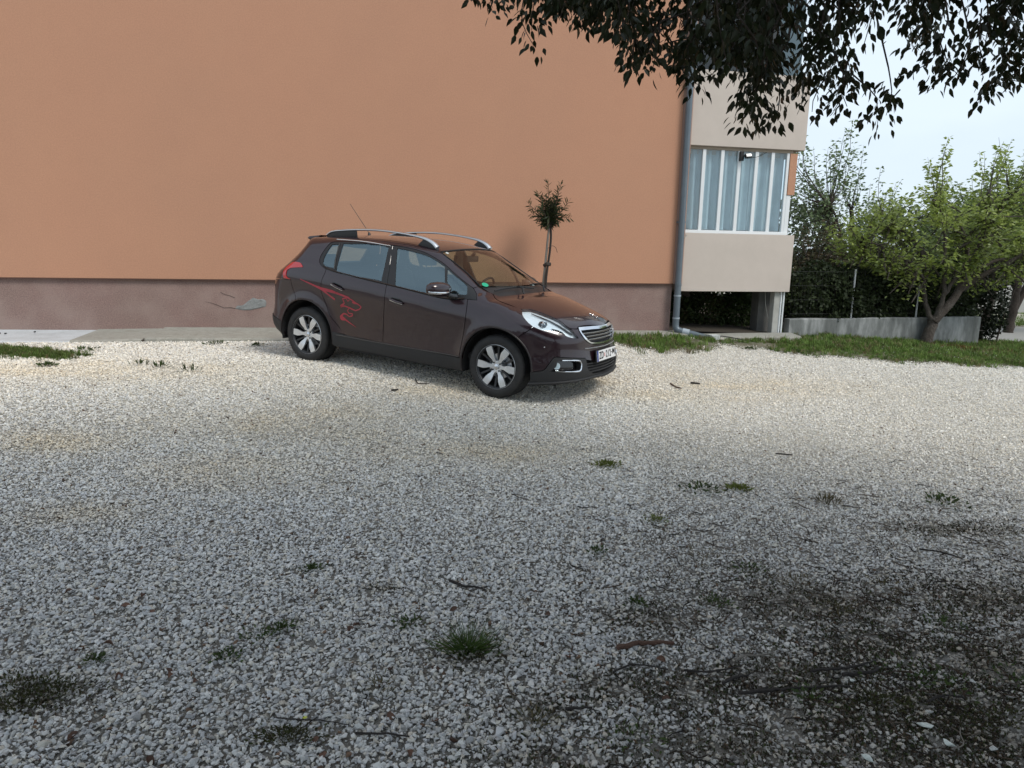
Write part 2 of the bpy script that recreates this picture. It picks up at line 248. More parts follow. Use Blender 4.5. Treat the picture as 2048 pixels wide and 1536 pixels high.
SHOOTS=[[0.46,3.62,2.47,0.31],[0.48,3.73,2.5,0.46],[0.46,3.72,2.49,0.34],[0.65,3.93,2.45,0.44],[0.64,3.84,2.41,0.26],[0.63,3.86,2.5,0.37],[2.21,4.84,2.92,0.33],[2.68,5.08,2.93,0.49],[2.26,4.35,2.72,0.28],[2.34,4.69,2.76,0.49],[1.54,4.87,2.68,0.46],[1.34,4.86,2.68,0.35],[0.45,3.85,2.56,0.29],[0.33,3.9,2.57,0.26],[2.05,3.93,2.65,0.38],[2.06,3.96,2.66,0.36],[0.32,4.61,2.9,0.34],[0.37,4.44,2.86,0.44],[0.81,5.05,2.65,0.45],[0.78,4.81,2.69,0.24],[0.48,4.59,2.96,0.3],[0.42,4.59,2.95,0.45],[1.04,4.18,2.73,0.38],[1.12,3.96,2.7,0.25],[1.09,4.07,2.7,0.4],[0.36,3.8,2.64,0.25],[0.31,3.87,2.63,0.24],[0.36,3.91,2.69,0.43],[2.49,4.74,3.1,0.35],[2.42,4.58,3.01,0.45],[0.6,4.77,3.01,0.38],[0.66,4.89,3.03,0.37],[1.7,4.37,2.48,0.29],[1.59,4.23,2.42,0.4],[0.95,4.26,2.49,0.24],[0.9,4.13,2.45,0.38],[1.04,4.31,2.43,0.24],[1.14,3.66,2.55,0.35],[1.24,3.57,2.51,0.39],[0.47,5.18,3.05,0.31],[0.42,4.95,3.0,0.41],[0.5,5.05,2.99,0.31],[0.79,5.35,3.02,0.39],[0.88,5.2,2.91,0.39],[0.79,5.0,2.92,0.25],[2.17,4.03,2.87,0.33],[2.09,3.95,2.85,0.46],[2.06,3.91,2.91,0.49],[3.01,4.32,2.91,0.42],[2.97,4.29,2.87,0.33],[2.99,4.37,2.9,0.31],[0.45,4.21,2.69,0.33],[0.46,3.96,2.68,0.37],[1.68,4.11,2.68,0.43],[1.47,4.05,2.69,0.42],[0.38,4.62,3.03,0.47],[0.32,4.57,2.98,0.23],[0.45,4.81,3.08,0.41],[1.05,3.84,2.46,0.34],[1.06,3.88,2.44,0.46],[1.08,3.94,2.46,0.26],[1.08,3.93,2.58,0.27],[0.91,3.76,2.52,0.3],[0.54,5.29,3.03,0.41],[0.61,5.06,3.04,0.46],[2.48,4.92,3.02,0.32],[2.41,4.95,3.14,0.32],[2.47,4.8,3.09,0.33],[0.66,4.97,2.89,0.45],[0.82,5.12,2.95,0.38],[0.84,5.02,2.95,0.48],[2.33,4.11,2.85,0.45],[2.37,4.18,2.88,0.43],[2.36,4.26,2.88,0.46],[1.82,4.57,2.78,0.47],[1.8,4.75,2.86,0.41],[1.15,5.02,2.75,0.38],[1.14,4.95,2.77,0.35],[1.23,4.59,2.62,0.3],[1.28,4.68,2.67,0.37],[2.7,5.25,2.87,0.32],[2.84,5.32,2.93,0.32],[2.77,5.33,2.87,0.25],[0.38,3.56,2.61,0.25],[0.46,3.86,2.67,0.47],[0.81,4.74,2.71,0.24],[0.78,4.58,2.62,0.29],[0.7,4.76,2.69,0.33],[0.95,3.91,2.38,0.34],[1.11,3.83,2.35,0.38],[1.13,3.94,2.37,0.46],[2.07,4.89,2.53,0.27],[2.16,4.97,2.57,0.26],[1.99,4.66,2.56,0.46],[1.92,4.97,2.63,0.34],[1.78,5.19,2.6,0.36],[2.14,5.34,2.63,0.38],[1.27,4.57,2.88,0.29],[1.36,4.31,2.82,0.32],[1.68,4.57,2.48,0.29],[1.61,4.74,2.52,0.29],[1.52,4.53,2.58,0.22],[1.49,4.53,2.61,0.26],[1.45,4.51,2.59,0.46],[1.9,5.27,2.63,0.29],[1.93,5.24,2.57,0.39],[1.74,4.0,2.7,0.39],[1.7,4.11,2.69,0.28],[2.34,4.13,2.74,0.27],[2.18,4.25,2.74,0.41],[1.1,3.84,2.44,0.39],[1.18,3.75,2.4,0.22],[0.85,4.66,2.78,0.48],[0.93,4.75,2.88,0.49],[0.9,4.65,2.82,0.3],[0.38,5.2,3.16,0.26],[0.32,5.03,3.12,0.44],[1.29,3.95,2.36,0.25],[1.28,3.99,2.35,0.34],[2.2,5.14,3.05,0.33],[2.14,4.89,2.93,0.4],[1.45,4.54,2.79,0.4],[1.51,4.92,2.95,0.5],[1.33,4.51,2.64,0.43],[1.25,4.37,2.57,0.48],[2.65,3.93,2.74,0.23],[2.54,3.76,2.71,0.47],[2.57,4.02,2.69,0.29],[2.74,4.13,2.71,0.24],[1.6,3.77,2.46,0.29],[1.64,3.63,2.44,0.47],[1.59,5.12,2.79,0.25],[1.8,5.31,2.79,0.36],[1.64,5.33,2.77,0.49],[3.06,4.6,2.75,0.39],[2.71,4.2,2.66,0.26],[2.98,4.48,2.7,0.3],[1.49,3.81,2.46,0.28],[1.55,3.75,2.5,0.35],[0.67,4.53,2.97,0.34],[0.91,4.48,2.93,0.33],[0.66,4.52,3.03,0.34],[0.2,3.69,2.6,0.43],[0.32,3.85,2.67,0.48],[0.63,4.67,2.84,0.46],[0.56,4.66,2.88,0.29],[0.21,4.4,2.86,0.4],[0.12,4.53,2.88,0.25],[0.23,4.37,2.81,0.3],[0.4,5.29,3.01,0.28],[0.46,5.23,2.97,0.36],[0.42,5.31,3.0,0.37],[1.2,4.1,2.5,0.42],[1.31,4.04,2.43,0.35],[2.58,3.94,2.75,0.23],[2.55,4.0,2.75,0.37],[2.49,4.05,2.79,0.26],[1.5,4.59,2.53,0.38],[1.43,4.49,2.49,0.34],[2.17,3.99,2.86,0.29],[2.15,3.96,2.83,0.23],[0.96,4.33,2.57,0.43],[1.04,4.34,2.61,0.28],[0.92,4.26,2.53,0.25],[0.97,3.56,2.36,0.48],[0.98,3.84,2.44,0.41],[0.9,4.01,2.79,0.26],[0.91,3.87,2.72,0.43],[0.79,3.88,2.76,0.4],[3.26,4.68,2.96,0.34],[3.09,4.7,2.99,0.33],[1.09,4.31,2.67,0.48],[0.95,4.17,2.66,0.23],[0.34,4.27,2.87,0.33],[0.36,4.07,2.79,0.29],[1.27,5.23,3.32,0.23],[1.17,4.93,3.17,0.48],[1.15,5.05,3.27,0.42],[1.06,4.75,3.32,0.28],[1.31,4.72,3.24,0.31],[0.87,4.72,3.11,0.23],[0.97,4.9,3.12,0.28],[0.82,4.65,3.03,0.38],[0.75,4.7,2.99,0.38],[0.64,4.7,2.99,0.31],[1.78,4.29,2.99,0.29],[1.95,4.38,3.0,0.23],[1.25,4.43,3.04,0.49],[1.27,4.58,3.11,0.45],[1.16,4.42,3.06,0.3],[2.58,5.16,3.21,0.27],[2.44,5.0,3.18,0.31],[1.63,5.15,3.45,0.35],[1.63,5.02,3.35,0.44],[1.68,5.33,3.56,0.24],[1.32,3.87,2.81,0.47],[1.21,3.54,2.69,0.39],[1.8,5.02,3.29,0.45],[1.8,5.14,3.36,0.28],[2.25,4.98,3.46,0.39],[2.31,5.07,3.48,0.31],[1.73,4.13,2.82,0.47],[1.62,4.08,2.81,0.32],[1.72,4.12,2.85,0.44],[1.91,4.81,3.35,0.49],[1.97,4.85,3.38,0.39],[1.8,4.8,3.32,0.44],[1.92,4.29,3.05,0.35],[1.79,4.04,2.95,0.46],[1.83,4.24,3.06,0.45],[1.88,5.08,3.38,0.36],[1.91,5.16,3.41,0.3],[1.52,4.29,3.04,0.4],[1.49,4.07,2.96,0.41],[1.38,4.05,2.95,0.38],[1.07,4.32,2.86,0.3],[1.02,4.22,2.84,0.49],[1.02,4.23,2.86,0.31],[3.15,5.35,3.39,0.41],[3.15,5.25,3.36,0.39],[2.96,5.09,3.29,0.34],[0.81,4.96,3.1,0.45],[0.84,4.86,3.06,0.25],[2.08,4.89,3.17,0.43],[2.03,4.81,3.19,0.31],[2.02,4.74,3.11,0.49],[1.42,4.06,2.9,0.4],[1.29,3.88,2.84,0.26],[0.35,4.43,3.01,0.33],[0.41,4.41,2.99,0.37],[0.48,4.5,3.03,0.32],[3.17,5.05,3.48,0.49],[3.32,5.13,3.53,0.24],[3.6,5.35,3.31,0.39],[3.43,5.13,3.23,0.24],[3.69,5.21,3.2,0.34],[0.7,3.97,3.04,0.38],[0.61,4.1,3.08,0.5],[1.17,4.0,3.1,0.49],[1.22,4.0,3.06,0.42],[0.33,4.07,2.83,0.27],[0.44,4.21,2.83,0.44],[2.16,4.87,3.29,0.43],[2.15,4.77,3.27,0.3],[0.54,3.89,2.99,0.45],[0.52,4.06,3.01,0.23],[0.69,4.01,3.03,0.31],[1.32,4.67,3.23,0.42],[1.28,4.49,3.16,0.38],[1.34,5.04,3.38,0.22],[1.34,4.87,3.34,0.44],[0.29,3.58,2.93,0.5],[0.36,3.75,3.01,0.28],[3.31,5.14,3.5,0.47],[3.31,5.16,3.51,0.3],[3.35,5.19,3.57,0.43],[1.08,4.62,3.17,0.42],[1.12,4.91,3.28,0.47],[0.97,4.96,3.25,0.34],[2.45,4.59,3.26,0.45],[2.47,4.49,3.21,0.42],[0.5,5.23,3.49,0.26],[0.44,5.3,3.49,0.28],[3.16,4.96,3.28,0.22],[3.13,5.06,3.28,0.35],[3.22,5.17,3.44,0.37],[3.26,5.39,3.52,0.46],[1.53,4.45,3.23,0.3],[1.62,4.66,3.31,0.39],[1.56,4.44,3.22,0.37],[2.12,4.75,3.18,0.35],[2.23,4.87,3.21,0.25],[2.11,4.8,3.14,0.3],[0.35,5.3,3.37,0.33],[0.42,5.09,3.26,0.48],[0.41,5.36,3.36,0.36],[2.12,4.27,2.93,0.26],[2.24,4.55,3.0,0.43],[2.25,4.55,2.96,0.48],[1.45,4.17,2.84,0.31],[1.56,4.29,2.92,0.5],[2.28,4.74,3.08,0.43],[2.16,4.73,3.05,0.38],[1.7,3.67,2.67,0.27],[1.72,3.8,2.73,0.34],[1.62,3.55,2.65,0.32],[0.7,5.36,3.36,0.41],[0.69,5.45,3.45,0.38],[1.8,3.73,2.91,0.28],[1.95,3.98,3.05,0.45],[1.51,4.44,3.1,0.38],[1.54,4.51,3.12,0.43],[1.44,4.58,3.13,0.39],[2.16,4.97,3.37,0.41],[2.29,5.13,3.5,0.41],[1.03,4.24,3.18,0.37],[1.11,4.35,3.2,0.27],[0.99,4.34,3.2,0.23],[3.24,5.18,3.45,0.41],[3.28,5.04,3.44,0.37],[0.47,4.02,2.78,0.26],[0.41,4.12,2.82,0.41],[0.92,5.33,3.27,0.29],[1.18,5.27,3.3,0.48],[3.43,5.17,3.33,0.29],[3.67,5.32,3.39,0.44],[3.5,5.18,3.26,0.41],[2.65,3.92,2.94,0.48],[2.63,3.92,2.92,0.25],[2.46,4.37,3.11,0.41],[2.51,4.13,3.07,0.47],[1.26,3.79,3.02,0.25],[1.28,3.75,3.03,0.35],[1.48,3.58,2.97,0.35],[1.21,4.85,3.24,0.23],[1.16,4.96,3.21,0.34],[1.2,5.1,3.29,0.39],[3.48,5.4,3.31,0.23],[3.6,5.3,3.27,0.27],[3.53,5.25,3.26,0.34],[2.03,4.48,3.05,0.29],[2.38,4.7,3.11,0.44],[2.25,4.72,3.1,0.37],[0.56,4.92,3.43,0.25],[0.73,4.76,3.37,0.31],[0.88,4.37,2.96,0.39],[0.9,4.56,3.0,0.23],[0.32,4.39,3.04,0.22],[0.37,4.58,3.12,0.28],[-0.21,4.09,2.74,0.25],[-0.16,4.53,2.81,0.3],[-0.1,4.04,2.72,0.25],[-0.04,4.19,2.8,0.2],[-0.27,4.25,2.88,0.2],[0.11,4.4,2.58,0.45],[0.07,4.12,2.62,0.35],[0.15,4.35,2.72,0.3],[0.03,4.06,2.66,0.25],[-0.42,4.38,2.92,0.15],[0.21,3.91,2.62,0.25],[0.19,4.03,2.71,0.2],[0.64,3.94,2.34,0.3],[0.7,3.97,2.38,0.3],[0.61,4.42,2.53,0.25],[0.87,4.22,2.42,0.3],[1.08,4.45,2.37,0.35],[1.09,4.58,2.46,0.3],[1.21,4.03,2.12,0.45],[1.4,4.44,2.17,0.45],[1.53,4.58,2.2,0.4],[1.42,4.12,2.19,0.4],[1.27,3.95,2.21,0.4],[1.28,4.22,2.27,0.35],[1.68,4.28,2.24,0.3],[1.82,4.38,2.25,0.3],[2.07,4.3,2.16,0.3],[1.93,4.11,2.19,0.3],[1.97,4.01,2.2,0.3],[1.84,4.14,2.23,0.3],[2.31,4.23,2.39,0.35],[2.28,4.03,2.36,0.3],[2.42,4.11,2.4,0.35],[2.77,4.52,2.36,0.45],[2.59,4.2,2.35,0.4],[2.5,3.99,2.39,0.4],[2.5,4.37,2.55,0.3],[2.49,4.15,2.5,0.35],[2.71,4.26,2.49,0.35],[2.76,4.17,2.45,0.35],[2.07,3.98,2.41,0.3],[2.34,4.42,2.67,0.3],[2.87,4.3,2.44,0.3],[1.68,4.59,2.37,0.3],[1.03,3.9,2.36,0.3]]

# ------------------------------------------------------------------ the car's body surface (an implicit solid) and its panels
def pch(xs,ys):
    xs=np.array(xs,float);ys=np.array(ys,float);h=np.diff(xs);d=np.diff(ys)/h
    m=np.zeros(len(xs));
    for i in range(1,len(xs)-1):
        if d[i-1]*d[i]>0: m[i]=2*d[i-1]*d[i]/(d[i-1]+d[i])*1.0
    m[0]=d[0];m[-1]=d[-1]
    def f(x):
        x=np.asarray(x,float);i=np.clip(np.searchsorted(xs,x)-1,0,len(h)-1)
        t=(x-xs[i])/h[i]; tc=np.clip(t,-.0,1.0)
        y=(2*tc**3-3*tc**2+1)*ys[i]+(tc**3-2*tc**2+tc)*h[i]*m[i]+(-2*tc**3+3*tc**2)*ys[i+1]+(tc**3-tc**2)*h[i]*m[i+1]
        return y+np.where(t<0,(x-xs[0])*m[0],0)+np.where(t>1,(x-xs[-1])*m[-1],0)
    return f
def softplus(v,k): return .5*(v+np.sqrt(v*v+k*k))
def smax(a,b,k):
    h=np.maximum(k-np.abs(a-b),0)/k
    return np.maximum(a,b)+h*h*k*.25
# centre-line top profile
zc=pch([-3.6,-3.0,-2.72,-2.4,-2.0,-1.6,-1.25,-1.0,-.80,-.55,-.15,.06,.14,.30,.50,.66,.78,.86,1.0],
       [1.36,1.415,1.45,1.475,1.495,1.50,1.488,1.462,1.425,1.30,1.095,1.005,.995,.958,.900,.842,.780,.71,.50])
ktop=pch([-3,-2,-1.3,-.8,-.2,.1,.4,.9],[.13,.11,.11,.10,.07,.10,.15,.18])
def Zt(x,y):
    sh=.38*y*y
    return zc(x+sh)-ktop(x)*y*y
# half width of side
crz=pch([-3.3,-2.9,-2.5,-2.0,-1.2,-.4,.1,.5],[1.0,.98,.955,.925,.86,.775,.745,.73])
wmax=pch([-3.4,-3.1,-2.7,-2.2,-1.4,-.4,.1,.5,.8],[.80,.845,.868,.872,.868,.866,.866,.845,.80])
zb=pch([-3.0,-2.37,-2.12,-1.87,-1.4,-.98,-.72,-.37,.0],[1.17,1.13,1.07,1.04,.995,.95,.935,.93,.93])
def Ys(x,z):
    c=crz(x);b=zb(x)
    y=wmax(x)-.22*softplus(z-c,.035)-.085*softplus(c-z,.05)
    y=y+.10*softplus(.50-z,.06)-.25*softplus(.30-z,.05)   # sill kick-out
    y=y-.21*softplus(z-b,.03)                          # tumblehome (adds to .22)
    # wheel arch flare
    for ax in(0.,-2.538):
        r=np.sqrt((x-ax)**2+(z-.315)**2)
        y=y+.022*np.exp(-((r-.40)/.075)**2)
    return y
xn=pch([.1,.18,.24,.32,.40,.48,.56,.64,.72,.80,.9,1.1],[.70,.79,.835,.845,.835,.815,.80,.79,.78,.765,.73,.5])
def Xf(y,z):
    t=np.abs(y)/.87
    return xn(z)-.20*t**2-.30*t**6
xr=pch([.1,.25,.35,.45,.60,.80,.92,1.0,1.1,1.2,1.29,1.35,1.40,1.5],[-3.05,-3.15,-3.29,-3.32,-3.29,-3.28,-3.26,-3.20,-3.06,-2.93,-2.84,-2.80,-2.79,-2.78])
def Xr(y,z):
    t=np.abs(y)/.87
    return xr(z)+.10*t**2+.16*t**6
def F(x,y,z):
    ay=np.abs(y)
    s=ay-Ys(x,z); t=(z-Zt(x,y)); f=(x-Xf(y,z))*.9; r=(Xr(y,z)-x)*.9
    kt=np.where(z>1.0+0*x,.10,.07)
    b=smax(s,t,kt)
    b=smax(b,f,.10)
    b=smax(b,r,.09)
    return b
def grad(P,e=1e-3):
    P=np.asarray(P,float);g=np.zeros_like(P)
    for i in range(3):
        d=np.zeros(3);d[i]=e
        A=P+d;B=P-d
        g[...,i]=F(A[...,0],A[...,1],A[...,2])-F(B[...,0],B[...,1],B[...,2])
    return g/np.maximum(np.linalg.norm(g,axis=-1,keepdims=True),1e-9)
def cast_in(O,D,t0,t1,n=60):
    """first entry F<0 from outside along O+tD"""
    O=np.asarray(O,float);D=np.asarray(D,float)
    ts=np.linspace(t0,t1,n);prev=t0
    lo=None
    P=lambda t:O+D*t[...,None]
    T=np.full(O.shape[:-1],np.nan);LO=np.full_like(T,t0);found=np.zeros(T.shape,bool);HI=np.full_like(T,t1)
    for k in range(1,n):
        q=O+D*ts[k];v=F(q[...,0],q[...,1],q[...,2])<0
        new=v&~found
        LO=np.where(new,ts[k-1],LO);HI=np.where(new,ts[k],HI);found|=v
    for _ in range(30):
        M=.5*(LO+HI);q=O+D*M[...,None];v=F(q[...,0],q[...,1],q[...,2])<0
        HI=np.where(v,M,HI);LO=np.where(v,LO,M)
    q=O+D*HI[...,None];q[~found]=np.nan
    return q

CAR_AX=[(0.,.315),(-2.538,.315)]
def resample(loop,sp,smooth=True,cang=42):
    P=np.array(loop,float); keep=[0]
    for i in range(1,len(P)):
        if np.linalg.norm(P[i]-P[keep[-1]])>.004: keep.append(i)
    P=P[keep]
    if np.linalg.norm(P[0]-P[-1])<.004: P=P[:-1]
    n=len(P); out=[]
    def corner(i):
        a=P[i]-P[i-1]; b=P[(i+1)%n]-P[i]; c=np.dot(a,b)/(np.linalg.norm(a)*np.linalg.norm(b)+1e-12)
        return math.degrees(math.acos(max(-1,min(1,c))))>cang
    for i in range(n):
        p0,p1,p2,p3=P[i-1],P[i],P[(i+1)%n],P[(i+2)%n]; d=np.linalg.norm(p2-p1); k=max(1,int(round(d/sp)))
        ta=(p2-p1) if (corner(i) or not smooth) else (p2-p0)*d/(np.linalg.norm(p1-p0)+d)
        tb=(p2-p1) if (corner((i+1)%n) or not smooth) else (p3-p1)*d/(np.linalg.norm(p3-p2)+d)
        for j in range(k):
            t=j/k; out.append((2*t**3-3*t**2+1)*p1+(t**3-2*t**2+t)*ta+(-2*t**3+3*t**2)*p2+(t**3-t**2)*tb)
    return np.array(out)
BC=-2.55
def to_uv(P,prm):
    P=np.asarray(P,float); x,y,z=P[...,0],P[...,1],P[...,2]
    if prm=='S': return np.stack([x,z],-1)
    if prm=='T': return np.stack([x,y],-1)
    if prm=='R': return np.stack([np.arctan2(-y,x+.1)*.85,z],-1)
    if prm=='B': return np.stack([np.arctan2(-y,-(x-BC))*.8,z],-1)
    if prm=='P': return np.stack([x,np.arctan2(z-.75,-y)*.8],-1)
def from_uv(uv,prm):
    u,v=uv[...,0],uv[...,1]; o=np.zeros_like(u)
    if prm=='S': O=np.stack([u,o-1.5,v],-1); D=np.stack([o,o+1,o],-1)
    if prm=='T': O=np.stack([u,v,o+2.2],-1); D=np.stack([o,o,o-1],-1)
    if prm=='R': a=u/.85; D=-np.stack([np.cos(a),-np.sin(a),o],-1); O=np.stack([o-.1,o,v],-1)-D*1.5
    if prm=='B': a=u/.8; D=-np.stack([-np.cos(a),-np.sin(a),o],-1); O=np.stack([o+BC,o,v],-1)-D*1.5
    if prm=='P': a=v/.8; D=-np.stack([o,-np.cos(a),np.sin(a)],-1); O=np.stack([u,o,o+.75],-1)-D*1.5
    return cast_in(O,D,.02,1.48,48)
def inpoly(Q,poly):
    x,y=Q[:,0],Q[:,1]; c=np.zeros(len(Q),bool); n=len(poly)
    for i in range(n):
        x1,y1=poly[i-1]; x2,y2=poly[i]
        m=((y1>y)!=(y2>y)); xx=(x2-x1)*(y-y1)/((y2-y1) if y2!=y1 else 1e-12)+x1; c^=m&(x<xx)
    return c
def inset(poly,d):
    n=len(poly); a=.5*sum(poly[i-1][0]*poly[i][1]-poly[i][0]*poly[i-1][1] for i in range(n)); s=1 if a>0 else -1
    out=[]
    for i in range(n):
        t1=poly[i]-poly[i-1]; t2=poly[(i+1)%n]-poly[i]; t1=t1/(np.linalg.norm(t1)+1e-9); t2=t2/(np.linalg.norm(t2)+1e-9)
        n1=np.array([-t1[1],t1[0]])*s; n2=np.array([-t2[1],t2[0]])*s; m=n1+n2; k=np.linalg.norm(m)
        out.append(poly[i]+(m/k*d/max(.45,k/2) if k>1e-3 else n1*d))
    return np.array(out)
CARM={}   # materials filled below
def panel(name,loop,prm,mt,parent,holes=(),sp=.05,off=0.,gap=.003,flange=.022,smooth=True,bsp=.03,mirror=False,fthick=None,hflange=True):
    """cut a panel with the given outline out of the body surface; its rim turns inward"""
    loops=[resample(to_uv(loop,prm),bsp,smooth)]
    if gap: loops[0]=inset(loops[0],gap)
    for h in holes: loops.append(resample(to_uv(h,prm),bsp*.8,smooth))
    V=[];E=[]
    for lp in loops:
        b=len(V); V+= [Vector((float(a[0]),float(a[1]))) for a in lp]; E+=[(b+i,b+(i+1)%len(lp)) for i in range(len(lp))]
    lo=loops[0].min(0);hi=loops[0].max(0)
    gx=np.arange(lo[0]+sp*.3,hi[0],sp); gy=np.arange(lo[1]+sp*.3,hi[1],sp)
    G=np.array([(a+(sp*.5 if j%2 else 0),b) for j,b in enumerate(gy) for a in gx]) if len(gx) and len(gy) else np.zeros((0,2))
    if len(G):
        ok=inpoly(G,loops[0])
        for h in loops[1:]: ok&=~inpoly(G,h)
        G=G[ok]
        if len(G):
            B=np.concatenate(loops); d=np.sqrt(((G[:,None,:]-B[None])**2).sum(-1)).min(1); G=G[d>min(sp,bsp)*.45]
        V+= [Vector((float(a[0]),float(a[1]))) for a in G]
    ov,oe,of,*_=delaunay_2d_cdt(V,E,[],0,1e-6)
    uv=np.array([(v.x,v.y) for v in ov]); T=np.array([tuple(f) for f in of])
    cen=uv[T].mean(1); ok=inpoly(cen,loops[0])
    for h in loops[1:]: ok&=~inpoly(cen,h)
    T=T[ok]
    P=from_uv(uv,prm); bad=np.isnan(P[:,0])
    if bad.any():
        T=T[~bad[T].any(1)]; P[bad]=0
    N=grad(P); 
    fn=np.cross(P[T[:,1]]-P[T[:,0]],P[T[:,2]]-P[T[:,0]]); fl=(fn*N[T[:,0]]).sum(1)<0; T[fl]=T[fl][:,::-1]
    Q=P+N*off
    VV=[Q];NN=[N];FF=[tuple(t) for t in T]
    # boundary edges -> flange
    from collections import Counter
    cnt={}
    for t in T:
        for i in range(3):
            a,b=int(t[i]),int(t[(i+1)%3]); k=(min(a,b),max(a,b)); cnt.setdefault(k,[]).append((a,b))
    be=[v[0] for k,v in cnt.items() if len(v)==1]
    if flange:
        ids=sorted({i for e in be for i in e}); mp_={v:i for i,v in enumerate(ids)}; nb=len(Q); m=len(ids)
        top=Q[ids]; bot=Q[ids]-N[ids]*flange
        # outward-facing normal of the rim
        rn=np.zeros((m,3))
        for a,b in be:
            t=Q[b]-Q[a]; o=np.cross(t,N[a]); o/=np.linalg.norm(o)+1e-9; rn[mp_[a]]+=o; rn[mp_[b]]+=o
        rn/=np.linalg.norm(rn,axis=1,keepdims=True)+1e-9
        VV+=[top,bot];NN+=[rn,rn]
        for a,b in be: FF.append((nb+mp_[a],nb+m+mp_[a],nb+m+mp_[b],nb+mp_[b]))
    Vall=np.concatenate(VV);Nall=np.concatenate(NN)
    res=[]
    me=mesh_np(name,Vall,FF,mt,True,Nall); res.append(obj(name,me,parent))
    if mirror:
        me2=mesh_np(name,Vall*np.array([1,-1,1]),[f[::-1] for f in FF],mt,True,Nall*np.array([1,-1,1])); res.append(obj(name,me2,parent))
    return res if mirror else res[0]
def s3(pts,prm='S',off=0):
    uv=np.array([(p[0],p[1]) for p in pts],float); P=from_uv(uv,prm)
    if off: P=P+grad(P)*off
    return P
def mir(l): return [(p[0],-p[1],p[2]) for p in l]
def arc(ax,r,a0,a1,n=14):
    return [tuple(q) for q in s3([(ax+r*math.cos(rad(a0+(a1-a0)*i/n)),.315+r*math.sin(rad(a0+(a1-a0)*i/n))) for i in range(n+1)])]
def ribbon(name,pts,ws,mt,parent,off=.0018,side=1,prm='S',mirror=False,thick=0):
    """a thin flat strip (tape, decal) laid on the body"""
    P=np.array([(p[0],p[2]) if len(p)==3 else p for p in pts]); 
    d=[0]
    for i in range(1,len(P)): d.append(d[-1]+np.linalg.norm(P[i]-P[i-1]))
    k=max(2,int(d[-1]/.012)); t=np.linspace(0,d[-1],k); X=np.interp(t,d,P[:,0]);Z=np.interp(t,d,P[:,1]);w=np.interp(t,d,ws if hasattr(ws,'__len__') else [ws]*len(P))
    tx=np.gradient(X);tz=np.gradient(Z); l=np.hypot(tx,tz)+1e-9; nx,nz_=-tz/l,tx/l
    A=s3(np.stack([X+nx*w/2,Z+nz_*w/2],-1),prm,off);B=s3(np.stack([X-nx*w/2,Z-nz_*w/2],-1),prm,off)
    V=np.concatenate([A,B]); F_=[(i,i+1,k+i+1,k+i) for i in range(k-1)]
    return V,F_
